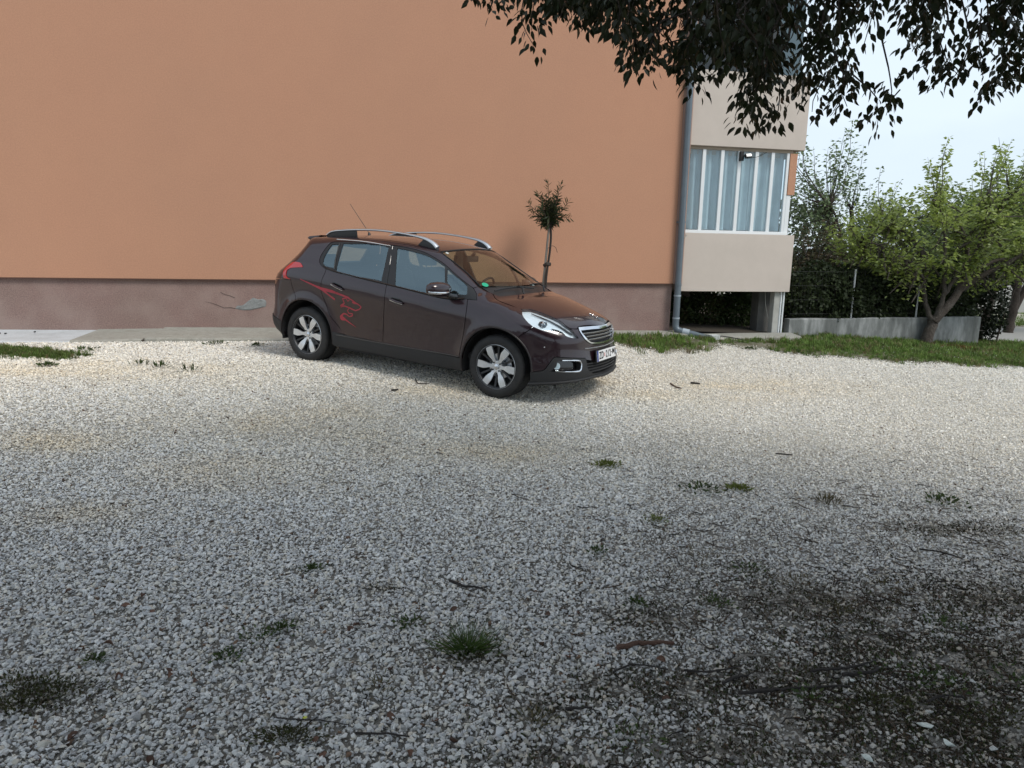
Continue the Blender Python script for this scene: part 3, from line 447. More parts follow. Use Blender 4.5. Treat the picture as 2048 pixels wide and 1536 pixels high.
def build_car():
    R_=TR
    root=empty('car','dark aubergine brown crossover car with silver roof rails parked beside the orange wall','car',(0.2180,7.7438,0.046))
    # body axes: nose to the right and towards the viewer, standing nose-down on the sloping gravel
    a,b=.49866,.0546; cb,sb=math.cos(b),math.sin(b)
    n=Vector((math.cos(a)*cb,-math.sin(a)*cb,-sb)); l=Vector((math.sin(a),math.cos(a),0)); u=n.cross(l)
    root.matrix_world=Matrix(((n.x,l.x,u.x,.2180),(n.y,l.y,u.y,7.7438),(n.z,l.z,u.z,.046),(0,0,0,1)))
    paint=mat('aubergine_paint',(.019,.0062,.0105),.30,.30,coat=1,spec=.4)
    nt=paint.node_tree; 
    black=mat('black_trim',(.012,.012,.013),.45); plastic=mat('grey_black_plastic',(.020,.020,.021),.62,bump=[(900,.15,.001)])
    gloss=mat('gloss_black',(.006,.006,.007),.12,coat=.6); rubber=mat('tyre_rubber',(.018,.018,.019),.72,noise=[(14,.4,(.05,.047,.043))])
    chrome=mat('chrome',(.82,.83,.85),.12,1); satin=mat('satin_aluminium',(.66,.68,.71),.30,1); silver=mat('machined_alloy',(.70,.72,.74),.34,.7)
    grey=mat('dark_grey_alloy',(.06,.062,.066),.4,.6); red=mat('tail_lamp_red',(.50,.012,.016),.16,coat=1); decal=mat('red_decal',(.36,.012,.036),.4,coat=.5)
    dark=mat('cabin_dark',(.020,.020,.022),.8); seat=mat('seat_cloth',(.035,.036,.040),.85); beige=mat('headliner',(.33,.31,.28),.9)
    gl=glass_mat('side_glass',(.55,.68,.66),2.4,refl=(.70,.90,1.0)); wg=glass_mat('windscreen_glass',(.78,.79,.68),1.85); lg=glass_mat('lamp_glass',(.93,.97,.98),1.5)
    refl=mat('lamp_reflector',(.86,.91,.95),.30,.2); white=mat('plate_white',(.78,.78,.78),.4); blue=mat('plate_blue',(.01,.03,.22),.4); ink=mat('plate_ink',(.01,.01,.01),.5)
    cl=lambda *s:[tuple(q) for x in s for q in x]
    # --- upper and side panels
    belt=R_['belt']; dt=R_['dlo_top']; df=R_['dlo_front']
    gapb=R_['door_gap_b']; dfr=R_['door_front']; rdr=R_['rear_door_rear']
    beltx=lambda x:tuple(s3([(x,float(np.interp(x,[p[0] for p in belt],[p[2] for p in belt])))])[0])
    sillF=tuple(s3([(-.423,.351)])[0]); sillB=tuple(s3([(-1.425,.366)])[0]); sillR=tuple(s3([(-1.975,.388)])[0])
    # front door
    f_top=[beltx(-1.394),beltx(-1.161),beltx(-.983),beltx(-.724),beltx(-.558),beltx(-.379)]
    gb=s3([(-1.394,.996),(-1.396,.85),(-1.412,.66),(-1.421,.50),(-1.425,.366)])
    ff=s3([(-.379,.95),(-.370,.86),(-.369,.78),(-.377,.664),(-.399,.508),(-.423,.351)])
    sill_mid=s3([(-.95,.357)]); fd=cl(f_top,ff[1:],sill_mid,gb[::-1][:-1])
    doorsF=panel('front_door',fd,'P',paint,root,mirror=True)
    rr=s3([(p[0],p[2]) for p in rdr])
    r_top=[beltx(-2.25),beltx(-2.119),beltx(-1.872),beltx(-1.6),beltx(-1.394)]
    rd=cl(r_top,gb[1:],s3([(-1.7,.375)]),rr[::-1][:-1])
    doorsR=panel('rear_door',rd,'P',paint,root,mirror=True)
    # fender
    hg=R_['hood_gap']; lp=R_['lamp']
    fen=cl([df[2],df[1],df[0]],ff,s3([(-.37,.35)]),arc(0,.397,175,53),[(.278,-.854,.678),(.345,-.822,.732)],[lp[3],lp[2],lp[1],lp[0]],hg[::-1][1:],[(-.347,-.675,1.073)])
    fenders=panel('front_fender',fen,'P',paint,root,sp=.035,gap=.004,mirror=True,flange=.03)
    # body side with pillars, roof frame and rear quarter
    ws=R_['ws_edge']; roofy=-.585
    rl=[tuple(from_uv(np.array([[x,roofy]]),'T')[0]) for x in (-1.02,-1.3,-1.6,-1.9,-2.2,-2.45,-2.66)]
    rear_edge=[tuple(q) for q in from_uv(np.array([(-2.70,.8*math.atan2(.60,.63)),(-2.735,.8*math.atan2(.52,.66)),(-2.80,.8*math.atan2(.42,.73)),(-2.86,.8*math.atan2(.34,.76)),(-2.91,.8*math.atan2(.26,.8)),(-2.88,.8*math.atan2(.19,.85))]),'P')]
    seam=R_['bumper_seam_rear']
    side=cl([df[2],df[3]],dt,[belt[0]],rr,s3([(-2.06,.392)]),arc(-2.538,.405,13,112),seam[::-1],rear_edge[::-1],rl[::-1],ws[::-1][:-1],[(-.347,-.675,1.073)])
    bs=panel('body_side',side,'P',paint,root,sp=.04,mirror=True,flange=.03)
    # window frame with glass
    dlo=cl([df[1],df[0]],belt[::-1],dt[::-1],[df[3],df[2]])
    holes=[R_[k] for k in('quarter_glass','rear_glass','front_glass','front_quarter_glass')]
    wf=panel('window_frame',dlo,'P',black,root,holes=holes,sp=.05,off=-.004,gap=0,flange=.02,mirror=True)
    for h in holes:
        for j,o in enumerate(panel('window_glass',h,'P',gl,wf[0],off=-.009,gap=-.006,flange=0,mirror=True)):
            if j: o.parent=wf[1]
    # seams on the black pillar
    for sd,dr in((1,doorsF[0]),(-1,doorsF[1])):
        q=s3([(-1.475+.006,1.40),(-1.43,1.21),(-1.396,.998)],off=-.002); MB().tube([(p[0],p[1]*sd,p[2]) for p in q],.004,6).build('door_seal',gloss,dr)
        q=s3([(-2.178,1.385),(-2.16,1.2),(-2.14,1.10)],off=.001); MB().tube([(p[0],p[1]*sd,p[2]) for p in q],.007,6).build('door_seal',black,wf[0] if sd==1 else wf[1])
        q=s3([(x,float(np.interp(x,[p[0] for p in belt],[p[2] for p in belt]))+.006) for x in np.linspace(-2.30,-.42,24)],off=.002)
        MB().tube([(p[0],p[1]*sd,p[2]) for p in q],.006,6).build('belt_moulding',gloss,wf[0] if sd==1 else wf[1],smooth=True)
        q=from_uv(np.array([(x,.8*math.atan2(float(np.interp(x,[-2.25,-1.95,-1.77,-1.55],[1.415,1.430,1.424,1.405]))-.75,.66)) for x in np.linspace(-2.25,-1.50,12)]),'P'); q=q+grad(q)*.001
        MB().tube([(p[0],p[1]*sd,p[2]) for p in q],.0055,6).build('window_trim',chrome,wf[0] if sd==1 else wf[1],smooth=True)
    # windscreen, roof, bonnet
    k0=.38
    wtop=[(-.805-.30*y*y,y) for y in(-.58,-.45,-.3,-.15,0,.15,.3,.45,.58)]
    wt=[tuple(q) for q in from_uv(np.array(wtop),'T')]
    wb=[(-.135-.49*y*y,y) for y in(.64,.5,.35,.18,0,-.18,-.35,-.5,-.64)]
    wbt=[tuple(q) for q in from_uv(np.array(wb),'T')]
    wsl=cl(ws[:-1],wt,mir(ws[:-1])[::-1],wbt[1:-1])
    panel('windscreen',wsl,'T',wg,root,sp=.07,off=-.003,flange=0,gap=.002)
    # black band round the screen
    for sd in(1,-1):
        q=[(p[0]+.006,(p[1]+.012)*sd,p[2]-.002) for p in ws]; MB().tube(q,.009,6,sx=.4).build('screen_seal',black,root)
    q=from_uv(np.array([(a+.012,b_*.97) for a,b_ in wtop]),'T'); MB().tube([tuple(p) for p in q],.007,6).build('screen_seal',black,root)
    rear_r=[tuple(q) for q in from_uv(np.array([(-2.74,y) for y in(.585,.4,.2,0,-.2,-.4,-.585)]),'T')]
    rf=cl(wt,mir(rl),rear_r,rl[::-1])
    roof=panel('roof',rf,'T',paint,root,sp=.07)
    for xx in (-.99,): pass
    hb=[(-.035-.40*y*y,y) for y in(-.18,-.35,-.5)]
    hback=[tuple(q) for q in from_uv(np.array([(.0,0.0)]+[(.0-.36*y*y,y) for y in(-.15,-.3,-.45,-.6)]),'T')]
    half=cl(hback,hg,R_['hood_front'][1:-1],[(.765,0,.757)])
    hood=panel('bonnet',cl(half,mir(half[1:-1])[::-1]),'T',paint,root,sp=.035,gap=.0055,bsp=.025)
    cw=cl([tuple(q) for q in from_uv(np.array([(-.13-.47*y*y,y) for y in(-.64,-.45,-.25,0,.25,.45,.64)]),'T')],
          [tuple(q) for q in from_uv(np.array([(-.004-.36*y*y,y) for y in(.63,.45,.25,0,-.25,-.45,-.63)]),'T')])
    panel('cowl',cw,'T',black,root,off=-.012,gap=0,flange=.05)
    # bonnet creases
    # --- nose
    go=R_['grille_out']; bl=R_['black_low']; ho=R_['hood_front']
    bh=cl(arc(0,.397,53,-1,8)[::-1][1:],[(.278,-.854,.678),(.345,-.822,.732)],lp[3:12],[lp[12]],[ho[6],ho[7]],[go[0]],go[1:-1],[(.797,0,.579)])
    bl2=bl[:-1]+[(.800,-.30,.430),(.815,-.15,.425)]
    bh2=cl([(.815,0,.424)],bl2[::-1][:-1],[(.385,-.84,.32)],bh)
    panel('front_bumper',cl(bh2[:-1],[bh2[-1]],mir(bh2[1:-1])[::-1]),'R',paint,root,sp=.03,bsp=.022,flange=.03)
    lowb=cl([(.836,0,.248)],R_['bump_bot'][::-1][1:],[(.388,-.83,.25),(.385,-.84,.32)],bl2[1:])
    lg_=R_['lower_grille']; lgh=cl(lg_,[(.835,0,.27)],mir(lg_)[::-1],[(.81,0,.43)])
    fh=R_['fog_hole']
    panel('lower_bumper',cl(lowb,[(.815,0,.424)],mir(lowb[1:])[::-1]),'R',plastic,root,holes=[lgh,fh,mir(fh)],sp=.03,bsp=.022,flange=.09,off=.003)
    # chin spoiler lip, a darker rolled edge standing proud
    q=[(p[0]+.012,p[1]*1.01,p[2]+.006) for p in R_['bump_bot']]; q=q+mir(q)[::-1]
    MB().tube(q,.016,8).build('chin_spoiler',plastic,root,smooth=True)
    for sd,nm in((1,0),(-1,0)):
        m_=(lambda l:l) if sd==1 else mir
        # fog lamp recess
        panel('fog_recess',[(p[0],p[1],p[2]) for p in m_(fh)],'R',gloss,root,off=-.055,gap=-.02,flange=0)
        fo=empty_part('fog_lamp',root)
        P=s3([(to_uv((.611,-.706*sd,.397),'R')[0],.397)],'R')[0]; N=grad(P[None])[0]
        M=Matrix.Translation(Vector(P-N*.03))@Vector(N).to_track_quat('Z','Y').to_matrix().to_4x4()
        MB().tube([(0,0,0),(0,0,.012)],.034,20,M).build('reflector',refl,fo,smooth=True)
        MB().tube([(0,0,.0125),(0,0,.018)],.031,20,M).build('lens',lg,fo,smooth=True)
        cz=[(.600,-.724,.352),(.68,-.645,.346),(.757,-.520,.345),(.772,-.490,.362),(.764,-.484,.430),(.742,-.512,.446),(.640,-.670,.452)]
        cz=[(x,y*sd,z) for x,y,z in cz]; uvs=to_uv(np.array(cz),'R'); q=from_uv(uvs,'R'); q=q+grad(q)*.006
        MB().tube([tuple(p) for p in resample_open(q,.02)],[.0065+.006*max(0,1-abs(i/20-.62)/.16) for i in range(len(resample_open(q,.02)))],8).build('fog_trim',chrome,root,smooth=True)
    # lower grille slats
    panel('lower_grille_back',lgh,'R',dark,root,off=-.06,gap=-.03,flange=0)
    for z in(.315,.345,.375,.402):
        q=from_uv(np.array([(u_,z) for u_ in np.linspace(-.40,.40,22)]),'R'); q=q-grad(q)*.014
        MB().tube([tuple(p) for p in q],.0075,6).build('grille_slat',plastic,root,smooth=True)
    # main grille
    topc=[(.703,-.421,.757),(.748,-.246,.763),(.778,0,.757)]
    gor=go[:-1]+[(.797,0,.579)]; gl_=cl(gor,mir(gor[:-1])[::-1],mir(topc[1:2]),[topc[2]],topc[1:2])
    gi=R_['grille_in'][:-1]; git=R_['grille_in_top']
    gih=cl([git[0]],gi[1:],[(.795,0,.597)],mir(gi[1:])[::-1],mir([git[0]]),mir([git[1]]),[(.776,0,.727)],[git[1]])
    fr=panel('grille_frame',gl_,'R',chrome,root,holes=[gih],sp=.03,bsp=.02,off=.007,gap=.002,flange=.045)
    panel('grille_back',gih,'R',dark,fr,off=-.045,gap=-.02,flange=0)
    for z,w_ in((.700,.395),(.667,.345),(.634,.31)):
        q=from_uv(np.array([(u_,z) for u_ in np.linspace(-w_*.97,w_*.97,22)]),'R'); q=q-grad(q)*.016
        MB().tube([tuple(p) for p in q],.009,8,sx=.8).build('grille_slat',gloss,fr,smooth=True)
        q=q+grad(q)*.008+np.array([0,0,.007]); MB().tube([tuple(p) for p in q],.0028,6).build('slat_trim',satin,fr,smooth=True)
    q=from_uv(np.array([(u_,.548+.02*abs(u_)) for u_ in np.linspace(-.37,.37,22)]),'R'); q=q+grad(q)*.002
    MB().tube([tuple(p) for p in q],.004,6).build('chin_trim',satin,root,smooth=True)
    # head lamps
    for sd in(1,-1):
        hl=empty_part('headlight',root); L_=lp if sd==1 else mir(lp)
        panel('reflector',L_,'R',refl,hl,off=-.034,gap=-.012,flange=0,sp=.03)
        panel('lens',L_,'R',lg,hl,off=-.001,gap=.0025,flange=0,sp=.03)
        def at(x,y,z,o):
            q=from_uv(to_uv(np.array([[x,y*sd,z]]),'R'),'R')[0]; N=grad(q[None])[0]; return Vector(q-N*o),Vector(N)
        p,N=at(.435,-.70,.795,.030); fw=(Vector((1,-.25*sd,.1))).normalized(); Q=fw.to_track_quat('Z','Y').to_matrix().to_4x4()
        MB().tube([(0,0,-.03),(0,0,.014)],.040,22,Matrix.Translation(p)@Q).build('lamp_bezel',gloss,hl,smooth=True)
        me=MB(); prof=[(.0001,.030),(.012,.029),(.022,.024),(.030,.014),(.031,.010)]
        me.lathe(prof,20,Matrix.Translation(p)@Q@Matrix.Rotation(rad(90),4,'X')); me.build('projector',mat_lens(),hl,smooth=True)
        MB().tube([(.038*math.cos(t),.038*math.sin(t),.016) for t in np.linspace(0,6.283,25)],.005,6,Matrix.Translation(p)@Q).build('lamp_ring',chrome,hl,smooth=True)
        # inner trim: dark sweep under the upper edge and the indicator bulb
        pts=[at(x,y,z,.022)[0] for x,y,z in((.25,-.62,.880),(.345,-.60,.852),(.45,-.585,.822),(.55,-.575,.782),(.62,-.555,.738),(.67,-.52,.70))]
        MB().tube(pts,[.004,.007,.008,.009,.010,.006],8).build('light_guide',grey,hl,smooth=True)
        pts=[at(x,y,z,.024)[0] for x,y,z in((.50,-.66,.762),(.56,-.63,.742),(.60,-.615,.722),(.63,-.60,.70))]
        MB().tube(pts,[.004,.010,.012,.006],8).build('indicator_divider',gloss,hl,smooth=True)
    # --- tail
    tw=[(.585,1.41),(.40,1.42),(.2,1.43),(0,1.43)]
    def b3(y,z):   # point on the tail at lateral y, height z
        return tuple(cast_in(np.array([[-4.2,y,z]]),np.array([[1.,0,0]]),.2,2.2,60)[0])
    redge=[tuple(p) for p in rear_edge]; up=redge[:]; 
    tg=cl(up,[seam[0]],[b3(-.6,.90),b3(-.3,.90),b3(0,.90)],[b3(.3,.90),b3(.6,.90)],mir([seam[0]]),mir(up)[::-1],mir([rl[-1]]),[rl[-1]])
    bw=cl([b3(-.50,1.30),b3(0,1.33),b3(.50,1.30),b3(.57,1.12),b3(0,1.10),b3(-.57,1.12)])
    tgo=panel('tailgate',tg,'B',paint,root,holes=[bw],sp=.05,bsp=.04)
    panel('rear_window',bw,'B',gl,tgo,off=-.006,gap=-.005,flange=0)
    # roof spoiler over the rear window
    MB().prism([(-2.60,1.452),(-2.78,1.428),(-2.815,1.405),(-2.79,1.392),(-2.72,1.36),(-2.66,1.40)],-.56,.56).build('roof_spoiler',paint,root,smooth=True,bevel=.012)
    MB().box(-2.822,-2.79,-.2,.2,1.400,1.412).build('brake_light',red,root)
    rb=cl(seam,arc(-2.538,.405,112,186,9),[tuple(s3([(-2.93,.25)])[0])],[b3(-.55,.25),b3(0,.25)])
    rbm=cl([b3(.55,.25)],mir([tuple(s3([(-2.93,.25)])[0])]),mir(arc(-2.538,.405,112,186,9))[::-1],mir(seam)[::-1],[b3(.6,.90),b3(.3,.90),b3(0,.90),b3(-.3,.90),b3(-.6,.90)])
    panel('rear_bumper',rb+rbm,'B',paint,root,sp=.05,bsp=.04,flange=.04)
    # lower plastic of the rear bumper stands proud of the painted part
    arl=arc(-2.538,.407,165,186,4)
    q=cl([arl[0]],arl[1:],[tuple(s3([(-2.93,.25)])[0]),b3(-.55,.25),b3(0,.25),b3(.55,.25)],mir([tuple(s3([(-2.93,.25)])[0])]),mir(arl)[::-1],[b3(.6,.50),b3(0,.50),b3(-.6,.50)])
    panel('rear_apron',q,'B',plastic,root,sp=.05,bsp=.04,off=.008,gap=0,flange=.03)
    for m_ in((lambda l:l),mir): panel('tail_light',m_(R_['tail']),'B',red,root,sp=.02,bsp=.015,off=.006,gap=0,flange=.012)
    # --- sill mouldings
    st=s3([(x,z) for x,z in((-2.142,.405),(-1.975,.387),(-1.425,.365),(-.95,.356),(-.423,.350),(-.392,.349))]); sb_=s3([(x,z) for x,z in((-.36,.218),(-.95,.219),(-1.45,.231),(-2.1,.24))])
    sm=panel('sill_moulding',cl(st,arc(0,.397,175,195,3)[1:],sb_,arc(-2.538,.405,-8,11,3)),'S',plastic,root,mirror=True,off=.004,gap=.001,flange=.06)
    for sd in(1,-1):
        q=s3([(x,.362+.012*max(0,-x-1.4)) for x in np.linspace(-2.08,-.42,24)],off=.006)
        MB().tube([(p[0],p[1]*sd,p[2]) for p in q],.006,6,sx=.6).build('sill_trim',mat_trimgrey(),sm[0 if sd==1 else 1],smooth=True)
    # wheel-arch lips
    for ax,r0,a0,a1 in((0,.397,194,-2),(-2.538,.405,187,-8)):
        for sd in(1,-1):
            q=s3([(ax+(r0+.004)*math.cos(rad(t)),.315+(r0+.004)*math.sin(rad(t))) for t in np.linspace(a0,a1,34)],off=-.002)
            MB().tube([(p[0],p[1]*sd,p[2]) for p in q],.010,6,sx=.7).build('wheel_arch_lip',mat_arch(),root,smooth=True)
    # --- underbody, wheel housings
    ub=MB()
    ub.box(-2.10,-.42,-.78,.78,.20,.34); ub.box(-3.12,-2.96,-.60,.60,.22,.45); ub.box(-2.96,-2.1,-.52,.52,.24,.5); ub.box(-.42,.42,-.52,.52,.22,.6); ub.box(.42,.68,-.50,.50,.24,.60); ub.box(.44,.60,-.62,.62,.30,.55)
    ub.build('underbody',dark,root)
    wh=MB()
    for ax,r0 in((0,.392),(-2.538,.398)):
        for sd in(1,-1):
            n_=22; V=[];F_=[]
            for j,y in enumerate((.835,.52)):
                for i in range(n_+1):
                    t=rad(-14+208*i/n_); V.append((ax+r0*math.cos(t),-y*sd,.315+r0*math.sin(t)))
            for i in range(n_): F_.append((i,i+1,n_+2+i,n_+1+i))
            F_.append(tuple(range(n_+1,2*n_+2)))
            wh.add(V,F_)
    wh.build('wheel_housing',dark,root)
    # --- wheels
    def wheel(x,sd,steer=0):
        w=empty_part('wheel',root); w.location=(x,-.735*sd,.315); w.rotation_euler=(0,0,steer+(0 if sd==1 else math.pi))
        prof=[(.222,-.098),(.232,-.108),(.262,-.112),(.292,-.106),(.308,-.094),(.3165,-.074),(.3185,-.05),(.3185,-.0)]
        full=prof+[(r,-h) for r,h in prof[::-1][1:]]
        t=MB().lathe(full,56); t.build('tyre',rubber,w,smooth=True)
        tr=MB()
        for k in range(56):
            a_=2*math.pi*k/56; M=Matrix.Rotation(a_,4,'Y'); tr.box(.3160,.3200,-.088,-.045,-.0125,.0125,M); tr.box(.3160,.3200,.045,.088,-.0125,.0125,M)
        for h in(-.030,0,.030): tr.lathe([(.3175,h-.010),(.3205,h-.008),(.3205,h+.008),(.3175,h+.010)],56)
        tr.build('tread',rubber,w)
        rim=empty_sub('rim',w)
        MB().lathe([(.2235,-.098),(.2265,-.1015),(.2225,-.1045),(.2155,-.102),(.2135,-.094),(.2065,-.088),(.198,-.02),(.195,.08)],56).build('rim_barrel',silver_or(grey,silver),None,smooth=True).parent=rim
        # re-use: bright lip
        MB().lathe([(.2225,-.1050),(.2262,-.1022),(.2240,-.0975)],56).build('rim_lip',silver,None,smooth=True).parent=rim
        sp=MB()
        for k in range(6):
            M=Matrix.Rotation(rad(60*k+2),4,'Y')
            outl=[(.030,-.020),(.060,-.017),(.085,-.017),(.115,-.027),(.150,-.036),(.2155,-.041),(.2165,.030),(.175,.034),(.150,.036),(.115,.029),(.085,.018),(.060,.018),(.030,.020)]
            n_=len(outl); V=[]
            def dep(r): return -.080-.018*min(1,max(0,(r-.05)/.10))
            for r,h in outl: V.append((r,dep(r),h))
            for r,h in outl: V.append((r,dep(r)+.030,h*.86))
            F_=[tuple(range(n_)),tuple(range(2*n_-1,n_-1,-1))]+[(i,(i+1)%n_,n_+(i+1)%n_,n_+i) for i in range(n_)]
            # split the face into quads along the spoke
            V2=V;F2=[(0,1,11,12),(1,2,10,11),(2,3,9,10),(3,4,8,9),(4,5,6,7),(4,7,8)]+F_[1:]
            one=MB().add(V2,F2,M); o=one.build('spoke',silver,None,smooth=True,auto=25); o.parent=rim
            rb_=MB(); M2=Matrix.Rotation(rad(60*k+32),4,'Y')
            rb_.add([(.05,-.062,-.006),(.05,-.062,.006),(.205,-.076,.011),(.205,-.076,-.011),(.05,-.03,-.008),(.05,-.03,.008),(.205,-.04,.013),(.205,-.04,-.013)],[(0,1,2,3),(7,6,5,4),(0,4,5,1),(3,2,6,7),(1,5,6,2),(0,3,7,4)],M2)
            o=rb_.build('rib',grey,None); o.parent=rim
        o=MB().lathe([(.0001,-.094),(.020,-.093),(.028,-.088),(.031,-.078)],24).build('hub_cap',satin,None,smooth=True); o.parent=rim
        hb_=MB().lathe([(.030,-.080),(.060,-.078),(.068,-.06),(.068,-.02)],28).build('hub',silver,None,smooth=True); hb_.parent=rim
        for k in range(4):
            a_=rad(90*k+40); o=MB().tube([(.050*math.cos(a_),-.070,.050*math.sin(a_)),(.050*math.cos(a_),-.090,.050*math.sin(a_))],.0085,10).build('wheel_bolt',grey,None); o.parent=rim
        MB().lathe([(.04,.0),(.13,.0),(.13,.02),(.04,.02)],36).build('brake_disc',satin,w,smooth=False)
        MB().lathe([(.0001,.03),(.196,.03)],36).build('brake_shield',dark,w)
    wheel(0,1); wheel(-2.538,1); wheel(0,-1); wheel(-2.538,-1)
    # --- handles
    for (hx,hz) in((-2.055,.918),(-1.232,.842)):
        for sd in(1,-1):
            dr=(doorsR if hx<-1.6 else doorsF)[0 if sd==1 else 1]
            sl_=-.30 if hx<-1.6 else -.18
            def hp(dx,dz,o): q=s3([(hx+dx,hz+dz+dx*sl_)],off=o)[0]; return (q[0],q[1]*sd,q[2])
            cup=MB(); ring=[(.085*math.cos(t),.034*math.sin(t)*(1 if math.sin(t)>0 else .9)) for t in np.linspace(0,6.283,19)[:-1]]
            pts=s3([(hx+a_,hz+c_+a_*sl_) for a_,c_ in ring],off=.0015); V=[(p[0],p[1]*sd,p[2]) for p in pts]
            cup.add(V,[tuple(range(18))]); cup.build('handle_cup',gloss,dr)
            hh=MB().tube([hp(t,0,.030-abs(t)*.16) for t in(-.085,-.05,0,.05,.085)],[.009,.012,.013,.012,.009],8,ref=(0,0,1)).build('door_handle',paint,dr,smooth=True)
            MB().tube([hp(t,-.010,.034-abs(t)*.16) for t in(-.08,-.05,0,.05,.085)],.0035,6).build('handle_trim',chrome,hh,smooth=True)
    # --- mirrors
    for sd in(1,-1):
        m_=empty_part('wing_mirror',root)
        V=[];F_=[];nu,nv=14,20
        for i in range(nu+1):
            t=math.pi*i/nu
            for j in range(nv):
                p_=2*math.pi*j/nv
                e=lambda v,k:math.copysign(abs(v)**k,v)
                yy=-math.cos(t)*.150; rr_=math.sin(t)**.62
                xx=e(math.cos(p_),.8)*.088*rr_; zz=e(math.sin(p_),.8)*.078*rr_*(1 if math.sin(p_)>0 else .95)
                if xx<0: xx*=.55
                V.append((-.63+xx+yy*.16,(-.985+yy)*sd,1.028+zz+yy*-.02))
        for i in range(nu):
            for j in range(nv): F_.append((i*nv+j,i*nv+(j+1)%nv,(i+1)*nv+(j+1)%nv,(i+1)*nv+j))
        MB().add(V,F_).build('mirror_housing',paint,m_,smooth=True,auto=80)
        MB().box(-.676,-.672,-1.09,-.88,.985,1.07).add([],[]).build('mirror_glass',chrome,m_) if sd==1 else MB().box(-.676,-.672,.88,1.09,.985,1.07).build('mirror_glass',chrome,m_)
        pts=[(-.57,-.88*sd,1.012),(-.530,-.94*sd,1.004),(-.538,-1.03*sd,1.001),(-.58,-1.10*sd,1.002),(-.64,-1.132*sd,1.007)]
        MB().tube(resample_open(pts,.015),.0125,8,sx=.6).build('mirror_indicator',chrome,m_,smooth=True)
        MB().tube([(-.60,-.90*sd,.985),(-.56,-.85*sd,.962),(-.53,-.80*sd,.955)],[.026,.028,.030],10).build('mirror_arm',gloss,m_,smooth=True)
    # --- roof rails
    for sd in(1,-1):
        rr_=empty_part('roof_rail',root)
        pth=[(-2.50,-.55,1.462),(-2.42,-.562,1.500),(-2.28,-.566,1.522),(-2.03,-.568,1.545),(-1.74,-.568,1.556),(-1.49,-.566,1.547),(-1.28,-.562,1.530),(-1.16,-.560,1.515),(-1.07,-.557,1.492),(-1.00,-.553,1.458),(-.955,-.55,1.420)]
        pth=[(x,y*sd,z) for x,y,z in pth]; q=resample_open(pth,.03); nn=len(q)
        w_=[.013+.012*max(0,(i/nn-.72)/.28) if i/nn>.72 else .013 for i in range(nn)]
        MB().tube([tuple(p) for p in q],[max(.012,v) for v in w_],10,ref=(0,0,1),sx=1.5).build('rail_bar',satin,rr_,smooth=True)
        zr=lambda x:float(from_uv(np.array([[x,-.555]]),'T')[0][2])
        ft=MB().prism([(-.945,zr(-.945)-.004),(-1.20,zr(-1.20)-.004),(-1.13,1.498),(-1.06,1.475),(-.99,1.435)],-.572*sd,-.540*sd).build('rail_foot',black,rr_,smooth=True,bevel=.004)
        MB().prism([(-2.50,zr(-2.5)-.004),(-2.05,zr(-2.05)-.004),(-2.06,1.53),(-2.25,1.515),(-2.42,1.49)],-.575*sd,-.550*sd).build('rail_foot',black,rr_,smooth=True,bevel=.004)
    # --- aerial
    an=empty_part('aerial',root)
    MB().tube([(-2.345,0,1.472),(-2.345,0,1.496),(-2.352,0,1.512)],[.022,.016,.008],10).build('aerial_base',black,an,smooth=True)
    MB().tube([(-2.350,0,1.505),(-2.657,0,1.835)],[.0045,.003],6).build('aerial_mast',black,an)
    # --- wipers
    for (p0,p1,pm) in(((-.20,-.60),(-.05,-.02),(-.02,-.30)),((-.11,.0),(-.17,.50),(.0,.14))):
        wi=empty_part('wiper',root)
        q=from_uv(np.array([(p0[0]+(p1[0]-p0[0])*t-.03*math.sin(math.pi*t)*0,p0[1]+(p1[1]-p0[1])*t) for t in np.linspace(0,1,10)]),'T'); q[:,2]+=.016
        MB().tube([tuple(p) for p in q],.0085,6,sx=.6).build('wiper_blade',black,wi)
        c_=q[5]; MB().tube([tuple(c_+np.array([0,0,.008])),(pm[0]-.02,pm[1],float(c_[2]-.0)),(pm[0]+.01,pm[1]-.02,float(from_uv(np.array([[pm[0],pm[1]]]),'T')[0][2]+.01))],[.006,.008,.010],6).build('wiper_arm',black,wi,smooth=True)
    # --- badge: a small chrome heraldic beast standing on the bonnet lip
    by=from_uv(np.array([[.655,0.]]),'T')[0]; N=Vector(grad(by[None])[0]); X=Vector((0,1,0)); Y=N.cross(X).normalized(); X=Y.cross(N)
    M=Matrix(((X.x,Y.x,N.x,by[0]),(X.y,Y.y,N.y,by[1]),(X.z,Y.z,N.z,by[2]),(0,0,0,1)))
    # profile of the beast, upright, facing left as seen from the front
    lion=[(-.010,.052),(-.024,.050),(-.030,.040),(-.020,.036),(-.016,.028),(-.034,.034),(-.044,.026),(-.030,.020),(-.014,.014),(-.010,.004),(-.026,.006),(-.038,-.004),(-.026,-.008),(-.008,-.010),(-.004,-.022),(-.022,-.030),(-.030,-.044),(-.012,-.044),(.004,-.030),(.014,-.018),(.022,-.034),(.018,-.050),(.036,-.050),(.036,-.030),(.030,-.008),(.044,-.002),(.050,.012),(.040,.010),(.028,.008),(.022,.024),(.014,.040),(.004,.052)]
    sgn=1
    MB().prism([(a_*sgn,b_) for a_,b_ in lion],.001,.008,M,'xy').build('badge',chrome,root,smooth=True,bevel=.0012,seg=1)
    # --- number plate
    pl=empty_part('number_plate',root)
    tilt=rad(-8); M=Matrix.Translation((.836,0,.470))@Matrix.Rotation(tilt,4,'Y')
    MB().box(-.012,.0,-.268,.268,-.066,.060,M).build('plate_holder',black,pl)
    pb=MB().box(.001,.004,-.26,.26,-.055,.056,M).build('plate',white,pl)
    MB().box(.0042,.0052,-.259,-.222,-.054,.055,M).build('blue_band',blue,pl)
